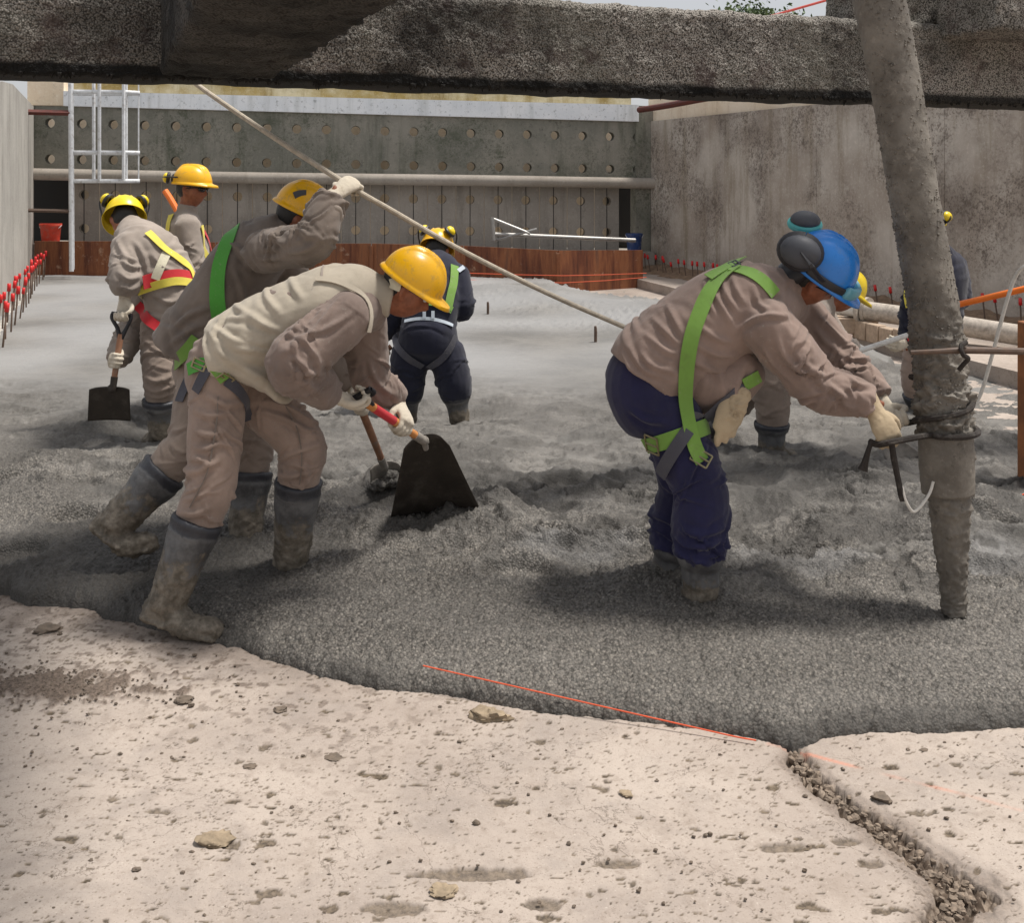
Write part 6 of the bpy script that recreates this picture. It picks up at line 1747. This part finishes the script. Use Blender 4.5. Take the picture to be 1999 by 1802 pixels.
B.strap('thigh_strap', [(768, 645), (775, 675), (795, 698), (826, 714)], .045, M_GREYW, hb, lift=.01)
B.strap('thigh_strap', [(836, 716), (860, 705), (878, 682), (886, 655)], .045, M_GREYW, hb, lift=.01)
B.strap('sleeve_band', [(894, 530), (904, 522)], .03, M_REFL, None, lift=.008)
shovel(P(760, 680, 7.4), P(764, 676, 7.4), P(660, 760, 7.3), [P(650, 752, 7.3), P(668, 768, 7.28), P(648, 792, 7.25), P(612, 786, 7.25)], M_WOOD2, M_BLADE, 'shovel reaching left from the worker in navy overalls', dhandle=False, curve=.02)

# ------------------------------------------------------------------ worker hidden behind the blue helmet
B = Body((*P(1500, 880, 6.45)[:2], 0.1), 'worker mostly hidden behind the blue-helmeted man, yellow brim and muddy boot showing', 6.45)
J = B.J
g7 = P(1697, 748, 6.2)
S7 = dict(seed=83, vox=0.012, bvox=0.013,
    head=J(1642, 572), hframe=frame((0.85, -0.05, -0.5), (0.5, 0, 0.86)),
    shR=J(1590, 618, -.17), shL=J(1600, 610, .17), elR=J(1630, 690, -.2), elL=J(1640, 680, .16),
    hipR=J(1495, 708, -.1), hipL=J(1490, 705, .1), knR=J(1508, 785, -.12), knL=J(1440, 780, .16),
    anR=J(1506, 872, -.1), anL=J(1358, 850, .25), toeR=J(1550, 892, -.12), toeL=J(1400, 868, .25),
    handR=dict(at=g7, axis=unit(P(1680, 715, 6.25) - P(1735, 850, 6.05)), **{'from': J(1662, 722, -.2)}, rb=.017), handL=dict(at=P(1662, 690, 6.03), axis=(-.9, .2, -.3), **{'from': J(1652, 700, .0)}, rb=.015),
    torso=[(J(1492, 680), .19, .16), (J(1508, 655), .19, .155), (J(1540, 630), .195, .15), (J(1572, 606), .19, .14), (J(1596, 596), .14, .11), (J(1614, 590), .08, .08)],
    pelvis=[J(1500, 675), J(1494, 695), J(1494, 712)], pel_r=[(.17, .14), (.18, .145), (.17, .13), (.1, .09)],
    pants=M_PANTS2, shirt=M_SHIRT3, arm_r=(.085, .076, .06), leg_r=(.12, .105, .095), boot_f=.55, boot_r=.092, bootvox=.010)
build(B, S7)
helmet(B, S7['head'], S7['hframe'], M_HATY2, rim_z=0.03, a=0.132, b=0.112, hgt=0.13, visor=0.055)
shovel(P(1675, 700, 6.28), P(1678, 708, 6.27), P(1736, 855, 6.04), [P(1718, 868, 6.04), P(1760, 858, 6.04), P(1803, 888, 6.02), P(1735, 912, 6.0)], M_WOOD2, M_MUDBLADE, 'mud-grey shovel blade hanging behind the hands on the hose', dhandle=False, curve=.02)

# ------------------------------------------------------------------ worker behind the hose
B = Body((*P(1825, 800, 7.6)[:2], 0.1), 'worker in a dark jacket and yellow hard hat standing behind the hose', 7.6)
J = B.J
S8 = dict(seed=97, vox=0.012, bvox=0.013,
    head=J(1812, 450, 0), hframe=frame((-0.7, -0.6, -0.2), (-0.1, -0.1, 1)),
    shR=J(1812, 520, -.1), shL=J(1862, 515, .1), elR=J(1782, 592, -.16), elL=J(1874, 580, .05),
    hipR=J(1800, 668, -.05), hipL=J(1845, 668, .06), knR=J(1788, 735, -.1), knL=J(1848, 738, 0),
    anR=J(1790, 802, -.04), anL=J(1850, 806, .06), toeR=J(1765, 818, -.2), toeL=J(1825, 822, -.1),
    handR=dict(at=J(1745, 668, -.25), axis=(-.2, .1, -1), **{'from': J(1765, 632, -.2)}, curl=.75), handL=dict(at=J(1832, 640, -.1), axis=(-.8, 0, .3), **{'from': J(1866, 615, 0)}),
    torso=[(J(1828, 655), .19, .16), (J(1832, 615), .19, .155), (J(1838, 570), .2, .155), (J(1842, 530), .195, .145), (J(1830, 500), .14, .11), (J(1820, 484), .08, .08)],
    pelvis=[J(1826, 640), J(1824, 660), J(1824, 678)], pel_r=[(.17, .14), (.18, .145), (.17, .13), (.1, .09)],
    pants=M_PANTS, shirt=M_NAVY, arm_r=(.092, .08, .06), leg_r=(.115, .1, .09), boot_f=.5, boot_r=.085, bootvox=.013)
build(B, S8)
c, Fr = S8['head'], S8['hframe']
helmet(B, c, Fr, M_HATY2, rim_z=0.04, visor=0.05)
muff(B, c, Fr, (-0.03, 0.135, 0.1), (0, 1, 0.2), M_HATY2, M_BLACKP, (-0.0, 0.12, 0.05), 0.045)
hb = B.strap('harness', [(1776, 545), (1772, 570), (1776, 600)], .05, M_YELLOWW)
B.strap('thigh_strap', [(1775, 650), (1782, 668), (1795, 672)], .06, M_REDW, hb)
